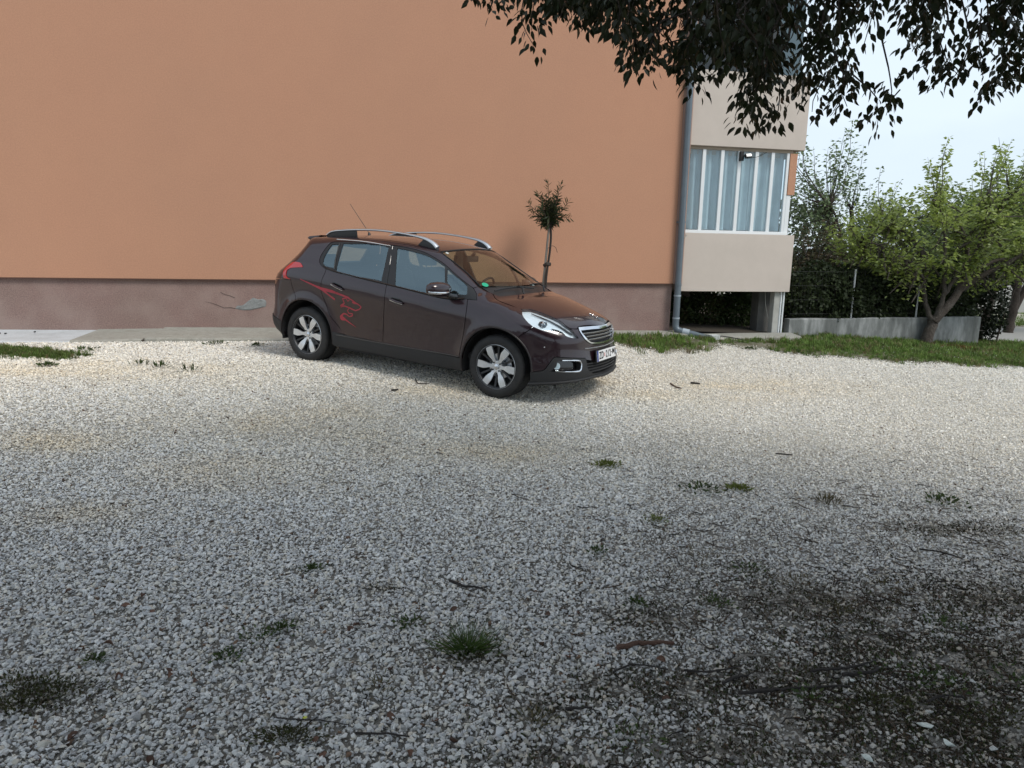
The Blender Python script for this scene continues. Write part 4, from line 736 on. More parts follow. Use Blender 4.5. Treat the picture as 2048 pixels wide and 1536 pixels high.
    MB().box(.0042,.005,-.26,.26,-.057,-.0545,M).build('plate_edge',ink,pl); MB().box(.0042,.005,-.26,.26,.0545,.057,M).build('plate_edge',ink,pl)
    def text(s,y0,y1,z0,z1):
        """lettering fitted into the given rectangle on the plate"""
        q=bpy.data.curves.new('t','FONT'); q.body=s; q.size=.1; q.extrude=.0006; q.offset=.0018; q.space_character=1.12
        o=bpy.data.objects.new('t',q); COL.objects.link(o); bpy.context.view_layer.update()
        me=bpy.data.meshes.new_from_object(o.evaluated_get(bpy.context.evaluated_depsgraph_get())); bpy.data.objects.remove(o); me.materials.clear(); me.materials.append(ink)
        xs=[v.co.x for v in me.vertices]; ys=[v.co.y for v in me.vertices]; sx=(y1-y0)/(max(xs)-min(xs)); sy=(z1-z0)/(max(ys)-min(ys))
        me.transform(M@Matrix(((0,0,1,.0055),(1,0,0,0),(0,1,0,0),(0,0,0,1)))@Matrix.Translation((y0-min(xs)*sx,z0-min(ys)*sy,0))@Matrix.Diagonal((sx,sy,1,1)))
        return obj('lettering',me,pl)
    text('ZD',-.205,-.085,-.036,.038); text('212',-.022,.118,-.036,.038); text('-',.128,.150,-.002,.008); text('MJ',.160,.250,-.036,.038)
    sh=MB().prism([(-.068,.018),(-.038,.018),(-.038,-.008),(-.053,-.024),(-.068,-.008)],.0045,.0052,M,'yz'); sh.build('crest',mat('crest_red',(.45,.02,.02),.5),pl)
    ck=MB()
    for i in range(4):
        for j in range(4):
            if (i+j)%2: ck.box(.0053,.0056,-.067+i*.0072,-.067+i*.0072+.0068,-.010+j*.0070,-.010+j*.0070+.0066,M)
    ck.build('crest_checks',white,pl)
    # --- decal of a roaring cat's head on the rear door and quarter
    dm=MB()
    lt=R_['lion_top'];
    for pts,ws_ in((lt[:3],[.006,.013,.020]),(lt[2:6],[.020,.030,.030,.012]),(lt[4:8],[.026,.018,.020,.014]),(lt[7:13],[.013,.011,.016,.011,.011,.011]),(lt[12:18],[.011,.012,.016,.012,.013,.018]),(lt[17:],[.028,.010,.010,.010,.012]),
        (R_['lion_mid'],[.026,.014,.020]),(R_['lion_low'],[.009,.009,.010,.012,.012,.009,.012,.016,.024,.022,.008]),(R_['lion_tail'],[.026,.018,.010,.003]),
        ([(-1.93,.80),(-1.907,.766),(-1.885,.788)],[.008,.009,.006]),([(-1.846,.768),(-1.80,.752)],[.016,.014])):
        V,F_=ribbon('d',pts,[w_*1.12 for w_ in ws_],decal,root); dm.add(V,F_)
    dm.build('cat_head_decal',decal,root)
    # small things
    def disc(name,x,y,r,mt,par,off,M=None,prm='T',n_=18):
        q=from_uv(np.array([[x,y]]),prm)[0]; N=grad(q[None])[0]; M=Matrix.Translation(Vector(q+N*off))@Vector(N).to_track_quat('Z','Y').to_matrix().to_4x4()
        return MB().tube([(0,0,-.0005),(0,0,.0005)],r,n_,M).build(name,mt,par)
    disc('green_sticker',-.325,-.585,.036,mat('sticker_green',(.01,.36,.20),.5),root,.0005)
    disc('white_sticker',-.845,-.53,.022,mat('sticker_white',(.5,.52,.5),.5),root,.0005,n_=4)
    disc('paint_chip',to_uv(np.array([.49,-.771,.576]),'R')[0],.576,.006,mat('chip_white',(.6,.6,.6),.6),root,.001,prm='R',n_=7)
    # --- cabin
    cab=MB(); cab.box(-2.9,-.30,-.74,.74,.34,.40)
    cab.build('cabin_floor',dark,root)
    MB().prism([(-.16,.98),(-.40,1.005),(-.66,.985),(-.80,.93),(-.82,.80),(-.70,.62),(-.30,.55),(-.12,.80)],-.70,.70).build('dashboard',dark,root,smooth=True,bevel=.02)
    MB().prism([(-.60,.985),(-.70,1.035),(-.80,1.02),(-.80,.93),(-.66,.93)],.22,.54).build('instrument_hood',dark,root,smooth=True,bevel=.015)
    sw=empty_part('steering_wheel',root)
    M=Matrix.Translation((-.90,.37,.93))@Matrix.Rotation(rad(-66),4,'Y')
    MB().tube([(.175*math.cos(t),.175*math.sin(t),0) for t in np.linspace(0,6.283,29)],.014,8,M).build('wheel_ring',dark,sw,smooth=True)
    MB().box(-.05,.05,-.16,.16,-.02,.01,M).build('wheel_hub',dark,sw,bevel=.01)
    def front_seat(y):
        s_=empty_part('front_seat',root)
        MB().box(-1.52,-1.02,y-.25,y+.25,.42,.60).build('seat_cushion',seat,s_,smooth=True,bevel=.05,seg=3)
        MB().prism([(-1.42,.52),(-1.58,.60),(-1.74,1.10),(-1.66,1.16),(-1.57,1.12),(-1.44,.70)],y-.235,y+.235).build('seat_back',seat,s_,smooth=True,bevel=.05,seg=3)
        MB().prism([(-1.655,1.16),(-1.745,1.17),(-1.775,1.33),(-1.74,1.375),(-1.685,1.36)],y-.125,y+.125).build('headrest',seat,s_,smooth=True,bevel=.035,seg=3)
        for dy in(-.055,.055): MB().tube([(-1.68,y+dy,1.08),(-1.71,y+dy,1.19)],.007,6).build('headrest_post',chrome,s_)
    front_seat(-.36); front_seat(.36)
    rs=empty_part('rear_bench',root)
    MB().box(-2.45,-1.95,-.66,.66,.42,.60).build('bench_cushion',seat,rs,smooth=True,bevel=.05,seg=3)
    MB().prism([(-2.30,.55),(-2.46,.60),(-2.62,1.06),(-2.54,1.10),(-2.34,.70)],-.66,.66).build('bench_back',seat,rs,smooth=True,bevel=.04,seg=3)
    for y in(-.42,.42): MB().prism([(-2.54,1.10),(-2.62,1.11),(-2.64,1.22),(-2.58,1.24)],y-.12,y+.12).build('headrest',seat,rs,smooth=True,bevel=.03,seg=3)
    MB().box(-.93,-.89,-.12,.12,1.275,1.345,Matrix.Translation((.045,0,.0))).build('rear_view_mirror',dark,root,smooth=True,bevel=.015)
    MB().tube([(-.87,0,1.33),(-.83,0,1.375)],.02,8).build('mirror_mount',dark,root)
    # headliner under the roof, pillars' inner trim, door cards
    hl_=[(x,y) for x in np.linspace(-1.0,-2.62,12) for y in np.linspace(-.54,.54,7)]
    q=from_uv(np.array(hl_),'T'); q[:,2]-=.045; F_=[(i*7+j,i*7+j+1,(i+1)*7+j+1,(i+1)*7+j) for i in range(11) for j in range(6)]
    MB().add(q,F_).build('headliner',beige,root,smooth=True)
    for sd in(1,-1):
        dc=MB(); xs=np.linspace(-2.3,-.42,14); zt=[float(np.interp(x,[p[0] for p in belt],[p[2] for p in belt]))-.01 for x in xs]
        A=s3([(x,z) for x,z in zip(xs,zt)],off=-.055);B=s3([(x,.45) for x in xs],off=-.07); V=[(p[0],p[1]*sd,p[2]) for p in A]+[(p[0],p[1]*sd,p[2]) for p in B]
        dc.add(V,[(i,i+1,15+i,14+i) for i in range(13)]); dc.build('door_card',dark,root)
        MB().tube([(-1.44,-.615*sd,1.36),(-1.46,-.66*sd,1.2),(-1.45,-.74*sd,.95)],[.05,.055,.06],8,sx=.4).build('inner_pillar',beige,root,smooth=True)
        MB().tube([(-1.47,-.60*sd,1.30),(-1.50,-.60*sd,1.15),(-1.44,-.66*sd,.80)],.022,6,sx=.12,ref=(1,0,0)).build('seat_belt',mat('belt_webbing',(.10,.105,.11),.8),root)
    return root
def resample_open(P,sp):
    P=np.array([tuple(p) for p in P],float); out=[]
    n=len(P)
    for i in range(n-1):
        p0=P[max(i-1,0)];p1=P[i];p2=P[i+1];p3=P[min(i+2,n-1)]; d=np.linalg.norm(p2-p1);k=max(1,int(round(d/sp)))
        ta=(p2-p0)*d/(np.linalg.norm(p1-p0)+d) if i>0 else p2-p1; tb=(p3-p1)*d/(np.linalg.norm(p3-p2)+d) if i<n-2 else p2-p1
        for j in range(k):
            t=j/k; out.append((2*t**3-3*t**2+1)*p1+(t**3-2*t**2+t)*ta+(-2*t**3+3*t**2)*p2+(t**3-t**2)*tb)
    out.append(P[-1]); return np.array(out)
def empty_part(name,parent):
    o=bpy.data.objects.new(name,None); o.empty_display_size=.05; return link(o,parent)
empty_sub=empty_part
def silver_or(a,b): return a
_mc={}
def mat_lens():
    if 'l' not in _mc: _mc['l']=mat('projector_glass',(.10,.13,.16),.05,.2,coat=1)
    return _mc['l']
def mat_trimgrey():
    if 't' not in _mc: _mc['t']=mat('sill_trim_grey',(.075,.070,.068),.4,.3)
    return _mc['t']
def mat_arch():
    if 'a' not in _mc: _mc['a']=mat('arch_lip',(.016,.012,.013),.45)
    return _mc['a']

# ------------------------------------------------------------------ the lot: ground, pavement, road
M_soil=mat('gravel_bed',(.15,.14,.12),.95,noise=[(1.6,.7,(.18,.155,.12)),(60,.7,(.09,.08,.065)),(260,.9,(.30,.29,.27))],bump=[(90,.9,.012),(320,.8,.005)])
def grid(name,xs,ys,mt,z=0.,kind='structure',zf=gz,parent=None):
    X,Y=np.meshgrid(xs,ys); Z=zf(X,Y)+z; nx,ny=len(xs),len(ys)
    i=np.arange((nx-1)*(ny-1)); q=(i//(nx-1))*nx+i%(nx-1)
    o=obj(name,mesh_np(name,np.stack([X,Y,Z],-1).reshape(-1,3),np.stack([q,q+1,q+nx+1,q+nx],-1),mt,True),parent)
    if kind: tag(o,kind=kind)
    return o
# pale limestone dust where driven, dark earth nearer with tree shade painted in
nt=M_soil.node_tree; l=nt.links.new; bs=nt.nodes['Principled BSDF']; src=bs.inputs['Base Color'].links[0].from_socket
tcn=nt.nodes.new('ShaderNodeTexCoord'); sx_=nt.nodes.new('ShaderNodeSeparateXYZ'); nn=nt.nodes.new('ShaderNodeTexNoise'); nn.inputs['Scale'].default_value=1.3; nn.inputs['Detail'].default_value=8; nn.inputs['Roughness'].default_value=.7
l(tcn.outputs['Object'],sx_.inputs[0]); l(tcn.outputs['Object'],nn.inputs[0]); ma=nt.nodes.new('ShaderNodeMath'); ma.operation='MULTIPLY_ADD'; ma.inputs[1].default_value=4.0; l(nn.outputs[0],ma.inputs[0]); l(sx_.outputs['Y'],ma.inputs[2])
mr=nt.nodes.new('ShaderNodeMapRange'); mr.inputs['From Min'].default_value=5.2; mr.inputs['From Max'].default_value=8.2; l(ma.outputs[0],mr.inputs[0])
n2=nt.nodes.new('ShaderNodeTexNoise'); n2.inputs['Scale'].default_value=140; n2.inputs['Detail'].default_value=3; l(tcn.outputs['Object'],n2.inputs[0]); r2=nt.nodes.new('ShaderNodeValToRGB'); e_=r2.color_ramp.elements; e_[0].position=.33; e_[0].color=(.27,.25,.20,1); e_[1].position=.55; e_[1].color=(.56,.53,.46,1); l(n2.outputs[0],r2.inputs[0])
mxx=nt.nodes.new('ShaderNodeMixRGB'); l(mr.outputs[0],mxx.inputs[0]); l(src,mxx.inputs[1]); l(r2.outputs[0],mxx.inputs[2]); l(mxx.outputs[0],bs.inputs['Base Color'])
ax=np.concatenate([-np.geomspace(600,16,14),np.linspace(-15,15,91),np.geomspace(16,600,14)])
ay=np.concatenate([-np.geomspace(300,6,10),np.linspace(-5,18,93),np.geomspace(19,900,14)])
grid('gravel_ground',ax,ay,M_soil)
M_turf=mat('turf_soil',(.085,.080,.038),.95,noise=[(3,.9,(.20,.175,.12)),(30,.8,(.035,.045,.015)),(9,.6,(.26,.24,.19))],bump=[(60,.9,.02)])
# grass verge: a sheet 4 mm above the gravel with a ragged front edge
def verge_front(x):   # y of the front edge of the grass for a given x
    x=np.asarray(x,float)
    return np.interp(x,[1.2,1.7,2.2,2.8,3.3,3.9,4.5,5.2,6.0,7.0,8.0,9.5,12,16,30],[10.9,10.35,10.25,10.35,11.3,11.0,10.75,10.35,10.15,10.25,10.55,11.2,12.2,13.5,15])+.10*np.sin(x*5.3)+.06*np.sin(x*13.1+1)
def wall_y(x,off=0): return WY+(np.asarray(x)-WX)*math.tan(WA)-off/math.cos(WA)
vx=np.concatenate([np.linspace(1.25,12,130),np.linspace(12.3,30,40)]); V=[];F_=[]
nv=14
for i,x in enumerate(vx):
    y0=float(verge_front(x)); y1=float(wall_y(x,.42)) if x<5 else float(wall_y(x,-2.2)) if x<8.9 else float(wall_y(x,-2.2))
    if x>9.2: y1=15.3+(x-9.2)*.12
    y1=max(y1,y0+.05)
    for j in range(nv): 
        y=y0+(y1-y0)*j/(nv-1); V.append((x,y,float(gz(x,y))+.006))
for i in range(len(vx)-1):
    for j in range(nv-1): F_.append((i*nv+j,(i+1)*nv+j,(i+1)*nv+j+1,i*nv+j+1))
tag(obj('grass_verge',mesh_np('grass_verge',V,F_,M_turf,True)),kind='structure')
# lawn beyond the low wall
grid('lawn',np.linspace(8.9,60,60),np.linspace(19.2,60,40),M_turf,z=.012)
V=[];F_=[]
for i in range(25):
    for j in range(13):
        u_=-.5+7.3*i/24; v_=(.06 if u_<2.05 else .62)+(9.5)*(j/12)**1.6; x=WX+wdx*u_-wdy*v_; y=WY+wdy*u_+wdx*v_; V.append((x,y,max(.02 if u_<2.1 else .10,float(gz(x,y))+.05)))
for i in range(24):
    for j in range(12): F_.append((i*13+j,(i+1)*13+j,(i+1)*13+j+1,i*13+j+1))
tag(obj('garden_soil',mesh_np('garden_soil',V,F_,mat('garden_soil',(.045,.036,.026),.95,bump=[(30,.9,.03)]),True)),kind='structure')
M_road=mat('worn_asphalt',(.30,.295,.28),.9,noise=[(5,.5,(.24,.235,.22)),(80,.5,(.36,.35,.33))],bump=[(200,.5,.004)])
grid('road',np.linspace(8.95,60,50),np.linspace(15.5,19.0,8),M_road,z=.02,zf=lambda X,Y:gz(X,Y)+0*X)
# pavement strip of cast slabs along the wall
M_conc=mat('pale_concrete',(.30,.295,.255),.9,noise=[(4,.8,(.23,.225,.19)),(45,.6,(.41,.40,.36)),(.8,.6,(.29,.28,.25)),(14,.5,(.20,.19,.16))],bump=[(160,.5,.004),(20,.3,.006)])
M_white=mat('lime_washed_concrete',(.46,.485,.50),.9,noise=[(3,.8,(.34,.35,.35)),(60,.4,(.66,.68,.70))],bump=[(120,.4,.004)])
pav=bpy.data.objects.new('pavement',None); link(pav); tag(pav,kind='structure'); pav.matrix_world=WM
def slab(x0,x1,w,z0,z1,mt,seed):
    r=np.random.default_rng(seed); n=max(6,int((x1-x0)*7)); xs=np.linspace(x0,x1,n)
    fe=-w+r.normal(0,.010,n)+.03*np.sin(xs*2.2); V=[]
    hz=z1+.006*np.sin(xs*1.7+seed)
    for x,f_,h in zip(xs,fe,hz): V+=[(x,.049,h+.028),(x,-.03,h+.020),(x,f_+.03,h),(x,f_,h-.02),(x,f_-.015,z0)]
    F_=[(i*5+j,i*5+j+1,(i+1)*5+j+1,(i+1)*5+j) for i in range(n-1) for j in range(4)]+[(0,1,2,3,4),tuple((n-1)*5+j for j in (4,3,2,1,0))]
    me=mesh_np('slab',V,F_,mt); bm=bmesh.new(); bm.from_mesh(me); bmesh.ops.recalc_face_normals(bm,faces=bm.faces); bm.to_mesh(me); bm.free()
    return obj('slab',me,pav)
slab(-16,-9.04,.98,.12,.225,M_white,1)['label']='lime-washed white concrete slab with dark spots'
slab(-9.035,-8.165,1.0,.12,.235,M_conc,2)
slab(-8.135,-2.6,1.02,.12,.250,M_conc,3)
slab(-2.58,.02,.34,.05,.175,M_conc,4)
slab(.03,2.15,.26,-.02,.120,M_conc,5)
jt=MB()
for x,w_ in((-8.15,1.0),(-2.59,.3)): jt.box(x-.018,x+.018,-w_,.02,.10,.228)
jt.build('joint',mat('joint_dirt',(.06,.05,.04),.95),pav)
# dark spots on the white slab
for sx,sy in((-8.95,-.42),(-8.9,-.5),(-8.35,-.30)): pass

# ------------------------------------------------------------------ the house
M_orange=mat('orange_render',(.50,.262,.165),.93,noise=[(.35,.8,(.455,.248,.160)),(1.3,.5,(.51,.275,.172)),(6,.22,(.45,.235,.148)),(85,.55,(.375,.195,.125)),(48,.4,(.57,.31,.195))],bump=[(700,.6,.004),(240,.4,.004)])
M_plinth=mat('pink_plinth_render',(.275,.178,.155),.95,noise=[(1.1,.8,(.30,.205,.18)),(.7,.7,(.22,.172,.142)),(7,.5,(.25,.17,.15)),(95,.75,(.17,.11,.098)),(60,.6,(.38,.265,.235)),(2.2,.5,(.36,.27,.235))],bump=[(420,.9,.006),(90,.4,.004)])
M_pink=mat('pinkish_edge_render',(.40,.255,.205),.93,bump=[(600,.3,.003)])
M_beige=mat('beige_render',(.55,.485,.43),.93,noise=[(.8,.6,(.50,.445,.39)),(80,.3,(.50,.44,.39)),(3,.3,(.62,.55,.49))],bump=[(500,.35,.003)])
M_pvc=mat('white_pvc',(.74,.77,.78),.35); M_dkconc=mat('dark_concrete',(.10,.10,.095),.9,noise=[(3,.7,(.17,.165,.15))],bump=[(60,.5,.01)])
M_ltconc=mat('light_painted_concrete',(.42,.42,.39),.9,noise=[(4,.7,(.30,.30,.27))],bump=[(90,.4,.006)])
house=empty('apartment_house','orange rendered house with a pinkish plinth and a beige glazed balcony at its corner','house'); house.matrix_world=WM
HT=10.4
# wall cladding with a drip edge standing 5 cm proud of the plinth
MB().box(-16,-.165,0,.10,.992,HT).build('wall_cladding',M_orange,house,bevel=.006)
MB().box(-.162,.0,-.0,.10,.992,HT).build('cladding_end',M_pink,house)
MB().box(-16,-.165,-.004,.012,.984,.996).add([],[]).build('drip_edge',mat('drip_edge_dark',(.10,.05,.035),.7),house)
pl=MB().box(-16,-.16,.05,.30,-.3,.990).build('plinth',M_plinth,house)
MB().box(-16,-.0,.105,9,.99,HT-.02).build('wall_core',M_pink,house)
MB().box(-16.3,.3,-.25,9.2,HT,HT+.16).build('roof_slab',M_beige,house)
# loose mortar patch on the plinth
r=np.random.default_rng(5)
pp=[(-3.90,.395),(-3.87,.43),(-3.83,.415),(-3.77,.46),(-3.72,.50),(-3.69,.535),(-3.64,.555),(-3.57,.548),(-3.50,.552),(-3.455,.52),(-3.45,.47),(-3.47,.42),(-3.53,.395),(-3.60,.38),(-3.68,.36),(-3.78,.355),(-3.85,.37)]
pp=[(x*1.0-3.23,.63+(z-.46)*.9) for x,z in pp]; cx_=sum(p[0] for p in pp)/len(pp); cz_=sum(p[1] for p in pp)/len(pp)
pm=MB(); V=[(x+r.normal(0,.006),.047,z+r.normal(0,.006)) for x,z in pp]+[(cx_+(x-cx_)*.8,.040+r.normal(0,.002),cz_+(z-cz_)*.8) for x,z in pp]+[(cx_,.041,cz_)]
n_=len(pp); pm.add(V,[(i,(i+1)%n_,n_+(i+1)%n_,n_+i) for i in range(n_)]+[(n_+i,n_+(i+1)%n_,2*n_) for i in range(n_)])
mpch=pm.build('mortar_patch',mat('grey_mortar',(.235,.245,.24),.9,noise=[(18,.8,(.17,.18,.175)),(90,.5,(.30,.31,.31))],bump=[(80,.8,.01)]),house)
ck=MB().tube([(-7.13,.048,.56),(-7.2,.048,.575),(-7.29,.048,.57),(-7.38,.048,.61),(-7.46,.048,.64),(-7.55,.048,.66)],[.003,.004,.003,.003,.002,.001],5).tube([(-7.13,.048,.72),(-7.20,.048,.75),(-7.27,.048,.77),(-7.33,.048,.80)],[.003]*4,5).build('plinth_crack',mat('crack',(.05,.04,.035),.95),house)
# balcony: lower parapet, glazing, upper parapet; all with real depth
BY=.035
MB().box(.002,2.035,BY,BY+.14,.868,1.835).build('balcony_parapet',M_beige,house,bevel=.006)
MB().box(1.895,2.034,BY+.142,2.6,.868,1.835).build('balcony_parapet',M_beige,house)
MB().box(.002,2.09,BY+.0,BY+.16,3.235,4.40).build('balcony_parapet',M_beige,house,bevel=.006)
MB().box(1.94,2.089,BY+.162,2.6,3.235,4.40).build('balcony_parapet',M_beige,house)
MB().box(.004,1.93,BY+.165,2.6,3.12,3.232).build('balcony_ceiling',M_beige,house)
MB().box(.004,1.89,BY+.145,2.6,.872,1.00).build('balcony_floor',M_beige,house)
MB().box(.004,1.85,2.6,2.7,-.1,4.3).build('balcony_back_wall',M_beige,house)
# the storey above: another glazed strip, slab and parapet higher up
MB().box(.004,1.95,BY+.12,BY+.16,4.402,6.0).build('upper_window',glass_mat('upper_glass',(.3,.35,.36),1.6),house)
MB().box(.004,2.09,BY,2.6,6.0,7.2).build('balcony_parapet',M_beige,house)
MB().box(.004,1.9,.9,2.6,4.3,6.0).build('upper_room',M_pink,house)
win=empty_part('window',house)
WB=BY+.050
x_ed=[.045,.295,.622,.932,1.245,1.540,1.815]
zt_,zb_=3.215,1.885
MB().box(.006,1.905,WB-.012,WB+.065,1.837,1.888).build('window_sill',M_pvc,win,bevel=.005)
MB().box(.006,1.905,WB,WB+.05,3.185,3.233).build('window_head',mat('beige_lath',(.36,.30,.235),.8),win)
MB().box(.006,.040,WB,WB+.05,1.889,3.184).build('window_jamb',M_pvc,win)
for x in x_ed[1:-1]: MB().box(x-.030,x+.030,WB,WB+.05,1.889,3.184).build('mullion',M_pvc,win,bevel=.004)
MB().box(x_ed[-1]-.018,x_ed[-1]+.030,WB-.002,WB+.05,1.889,3.184).build('mullion',M_pvc,win,bevel=.004)
MB().box(1.848,1.925,WB-.001,WB+.10,1.84,2.50).build('corner_post',M_pvc,win,bevel=.004)
MB().box(1.850,1.985,WB-.014,WB+.12,2.505,3.183).build('window_shutter_box',M_orange,win,bevel=.004)
G_house=glass_mat('window_glass',(.86,.92,.94),1.7)
xs_=[.040]+x_ed[1:]
for a_,b_ in zip(xs_[:-1],xs_[1:]): MB().box(a_+.020,b_-.022,WB+.022,WB+.028,1.889,3.184).build('pane',G_house,win)
# net curtain in folds behind the panes
cm=MB(); n_=150; xs=np.linspace(.05,1.80,n_); r=np.random.default_rng(3)
ph=np.cumsum(r.uniform(.25,.75,n_)); dep=.030*np.sin(ph)+.022*np.sin(ph*.37+1)
V=[(x,WB+.11+d*.6,3.18) for x,d in zip(xs,dep)]+[(x+.012*math.sin(i*.2),WB+.11+d*1.5,1.90) for i,(x,d) in enumerate(zip(xs,dep))]
cm.add(V,[(i,i+1,n_+i+1,n_+i) for i in range(n_-1)])
cm.build('curtain',mat('net_curtain',(.56,.63,.66),.8,noise=[(2,.6,(.40,.47,.50))]),win,smooth=True,auto=179)
MB().box(.02,1.84,WB+.22,WB+.24,1.80,3.2).build('room_shade',mat('dim_room',(.05,.06,.065),.9),win)
# open ground floor below the balcony
MB().box(1.66,1.90,.37,.62,-.1,.868).build('pillar',M_dkconc,house,bevel=.01)
MB().box(1.795,1.925,.10,.24,-.05,.868).build('pillar',M_ltconc,house,bevel=.01)
for x in(1.925,1.975): MB().tube([(x,.10,.02),(x,.10,.866)],.016,10).build('waste_pipe',M_pvc,house,smooth=True)
# ------------------------------------------------------------------ things fixed to the house
dp=empty('drainpipe','grey round drainpipe running down the corner of the orange wall to a bent foot','drainpipe'); dp.matrix_world=WM
M_zinc=mat('grey_pvc_pipe',(.115,.145,.17),.38,.15,noise=[(6,.5,(.15,.18,.20))]); M_zl=mat('light_pipe_joint',(.33,.38,.42),.5)
px_=-.105
MB().tube([(px_,-.075,1.0),(px_,-.075,HT)],.052,20).build('pipe_section',M_zinc,dp,smooth=True)
MB().tube([(px_,-.078,.42),(px_,-.078,1.02)],.054,20).build('pipe_section',M_zinc,dp,smooth=True)
for z in(.98,.80,.425): MB().tube([(px_,-.078,z-.012),(px_,-.078,z+.012)],.060,20).build('collar',M_zl if z<.9 else M_zinc,dp,smooth=True)
MB().tube(resample_open([(px_,-.078,.42),(px_,-.080,.30),(px_+.02,-.10,.235),(px_+.10,-.14,.205)],.03),.056,16).build('elbow',M_zinc,dp,smooth=True)
MB().tube([(px_+.10,-.14,.205),(px_+.20,-.19,.185)],.060,16).build('elbow',M_zl,dp,smooth=True)
MB().tube([(px_+.20,-.19,.185),(px_+.52,-.38,.105)],.050,16).build('pipe_section',M_zinc,dp,smooth=True)
for z in(2.0,4.1,6.2,8.4): MB().box(px_-.064,px_+.064,-.085,-.0,z-.014,z+.014).build('bracket',M_zinc,dp)
bx=empty('junction_box','small white rectangular box lying on the grass at the end of the drainpipe','box'); bx.matrix_world=WM@Matrix.Translation((.42,-.42,.10))@Matrix.Rotation(rad(12),4,'Z')
MB().box(-.07,.09,-.06,.06,-.03,.07).build('box_body',mat('dull_white_plastic',(.50,.53,.52),.6),bx,bevel=.008)
MB().box(-.074,.094,-.064,.064,.0701,.082).build('box_lid',mat('dull_white_lid',(.58,.61,.60),.6),bx,bevel=.004)
# spotlight on the window frame
sp=empty('floodlight','small black floodlight clamped to the white frame of the balcony glazing','floodlight'); sp.matrix_world=WM@Matrix.Translation((.945,WB-.02,3.10))
MB().box(-.032,.032,-.03,.018,-.075,.075).build('bracket',ink_:=mat('black_casing',(.010,.010,.011),.5),sp,bevel=.004)
Mx=Matrix.Translation((.085,-.075,.0))@Matrix.Rotation(rad(-25),4,'X')@Matrix.Rotation(rad(-8),4,'Y')
MB().box(-.055,.055,-.02,.03,-.028,.032,Mx).build('lamp_housing',ink_,sp,bevel=.006)
MB().box(-.046,.046,-.024,-.021,-.020,.024,Mx).build('lamp_glass',mat('lamp_face',(.55,.58,.60),.2),sp)
MB().tube([(.02,-.02,0),(.06,-.05,0)],.012,8).build('arm',ink_,sp)
def cable(name,label,pts,r_,m_,local=True):
    o=MB().tube(resample_open(pts,.05),r_,6).build(name,m_,smooth=True)
    if local: o.matrix_world=WM
    return tag(o,label,'cable')
M_cab=mat('cable_black',(.015,.015,.016),.6); M_cabw=mat('cable_pale',(.36,.36,.33),.6)
cable('cable','thin black cable sagging from the floodlight to the edge of the balcony glazing',[(1.03,WB-.06,3.08),(1.15,WB-.04,3.085),(1.26,WB-.03,3.11),(1.40,WB-.02,3.18)],.004,M_cab)
cable('cable','thin pale cable running off the orange wall beside the drainpipe',[(-.06,-.02,1.755),(-.0,-.02,1.765),(.03,.0,1.785),(.03,.03,1.80)],.006,M_cabw)
cable('cable','loose grey cable hanging down the light pillar under the balcony',[(1.70,.25,.86),(1.705,.22,.66),(1.75,.20,.45),(1.80,.17,.30),(1.88,.10,.12),(2.0,-.02,.05)],.005,M_cabw)
cable('cable','dark cable lying over the kerb from the drainpipe foot',[(.50,-.36,.16),(.70,-.40,.14),(.95,-.48,.10),(1.15,-.55,.06)],.008,M_cab)
# ------------------------------------------------------------------ low wall, fence
lw=empty('garden_wall','low grey concrete wall streaked with dark damp stains behind the verge','wall'); 
lw.location=(0,0,0)
M_lw=mat('weathered_concrete',(.40,.41,.40),.92,bump=[(60,.5,.006),(300,.3,.003)])
nt=M_lw.node_tree; l=nt.links.new; b_=nt.nodes['Principled BSDF']
tcn=nt.nodes.new('ShaderNodeTexCoord'); mpn=nt.nodes.new('ShaderNodeMapping'); mpn.inputs['Scale'].default_value=(4,4,1.1); n1=nt.nodes.new('ShaderNodeTexNoise'); n1.inputs['Scale'].default_value=1; n1.inputs['Detail'].default_value=8; n1.inputs['Roughness'].default_value=.65
rr_=nt.nodes.new('ShaderNodeValToRGB'); e=rr_.color_ramp.elements; e[0].position=.30; e[0].color=(.085,.09,.085,1); e[1].position=.66; e[1].color=(.36,.37,.365,1); ee=e.new(.48); ee.color=(.17,.18,.175,1)
l(tcn.outputs['Object'],mpn.inputs[0]); l(mpn.outputs[0],n1.inputs[0]); l(n1.outputs[0],rr_.inputs[0]); l(rr_.outputs[0],b_.inputs['Base Color'])
def lwall(p0,p1,z0a,z0b,zt0,zt1,th):
    d=Vector((p1[0]-p0[0],p1[1]-p0[1],0)); nrm=Vector((-d.y,d.x,0)).normalized()*th
    V=[];F_=[]; n=max(2,int(d.length/.4))
    for i in range(n+1):
        t=i/n; x=p0[0]+d.x*t; y=p0[1]+d.y*t; za=z0a+(z0b-z0a)*t; zt=zt0+(zt1-zt0)*t+.004*math.sin(i*1.7)
        V+=[(x,y,za),(x,y,zt-.012),(x+nrm.x*.06,y+nrm.y*.06,zt),(x+nrm.x*.94,y+nrm.y*.94,zt),(x+nrm.x,y+nrm.y,zt-.012),(x+nrm.x,y+nrm.y,za)]
    for i in range(n):
        for j in range(5): F_.append((i*6+j,i*6+j+1,(i+1)*6+j+1,(i+1)*6+j))
    F_+= [tuple(range(6)),tuple(n*6+j for j in range(5,-1,-1))]
    return MB().add(V,F_)
LW0=(4.90,12.62); LW1=(9.02,13.75)
lwall(LW0,LW1,-.35,-.6,.385,.400,.16).build('wall_body',M_lw,lw)
lwall((LW1[0]-.02,LW1[1]+.165),(LW1[0]-.02+.1,LW1[1]+3.5),-.6,-.6,.39,.39,.16).build('wall_return',M_lw,lw)
fence=empty('wire_fence','wire mesh fence on thin white metal posts standing on the low wall','fence')
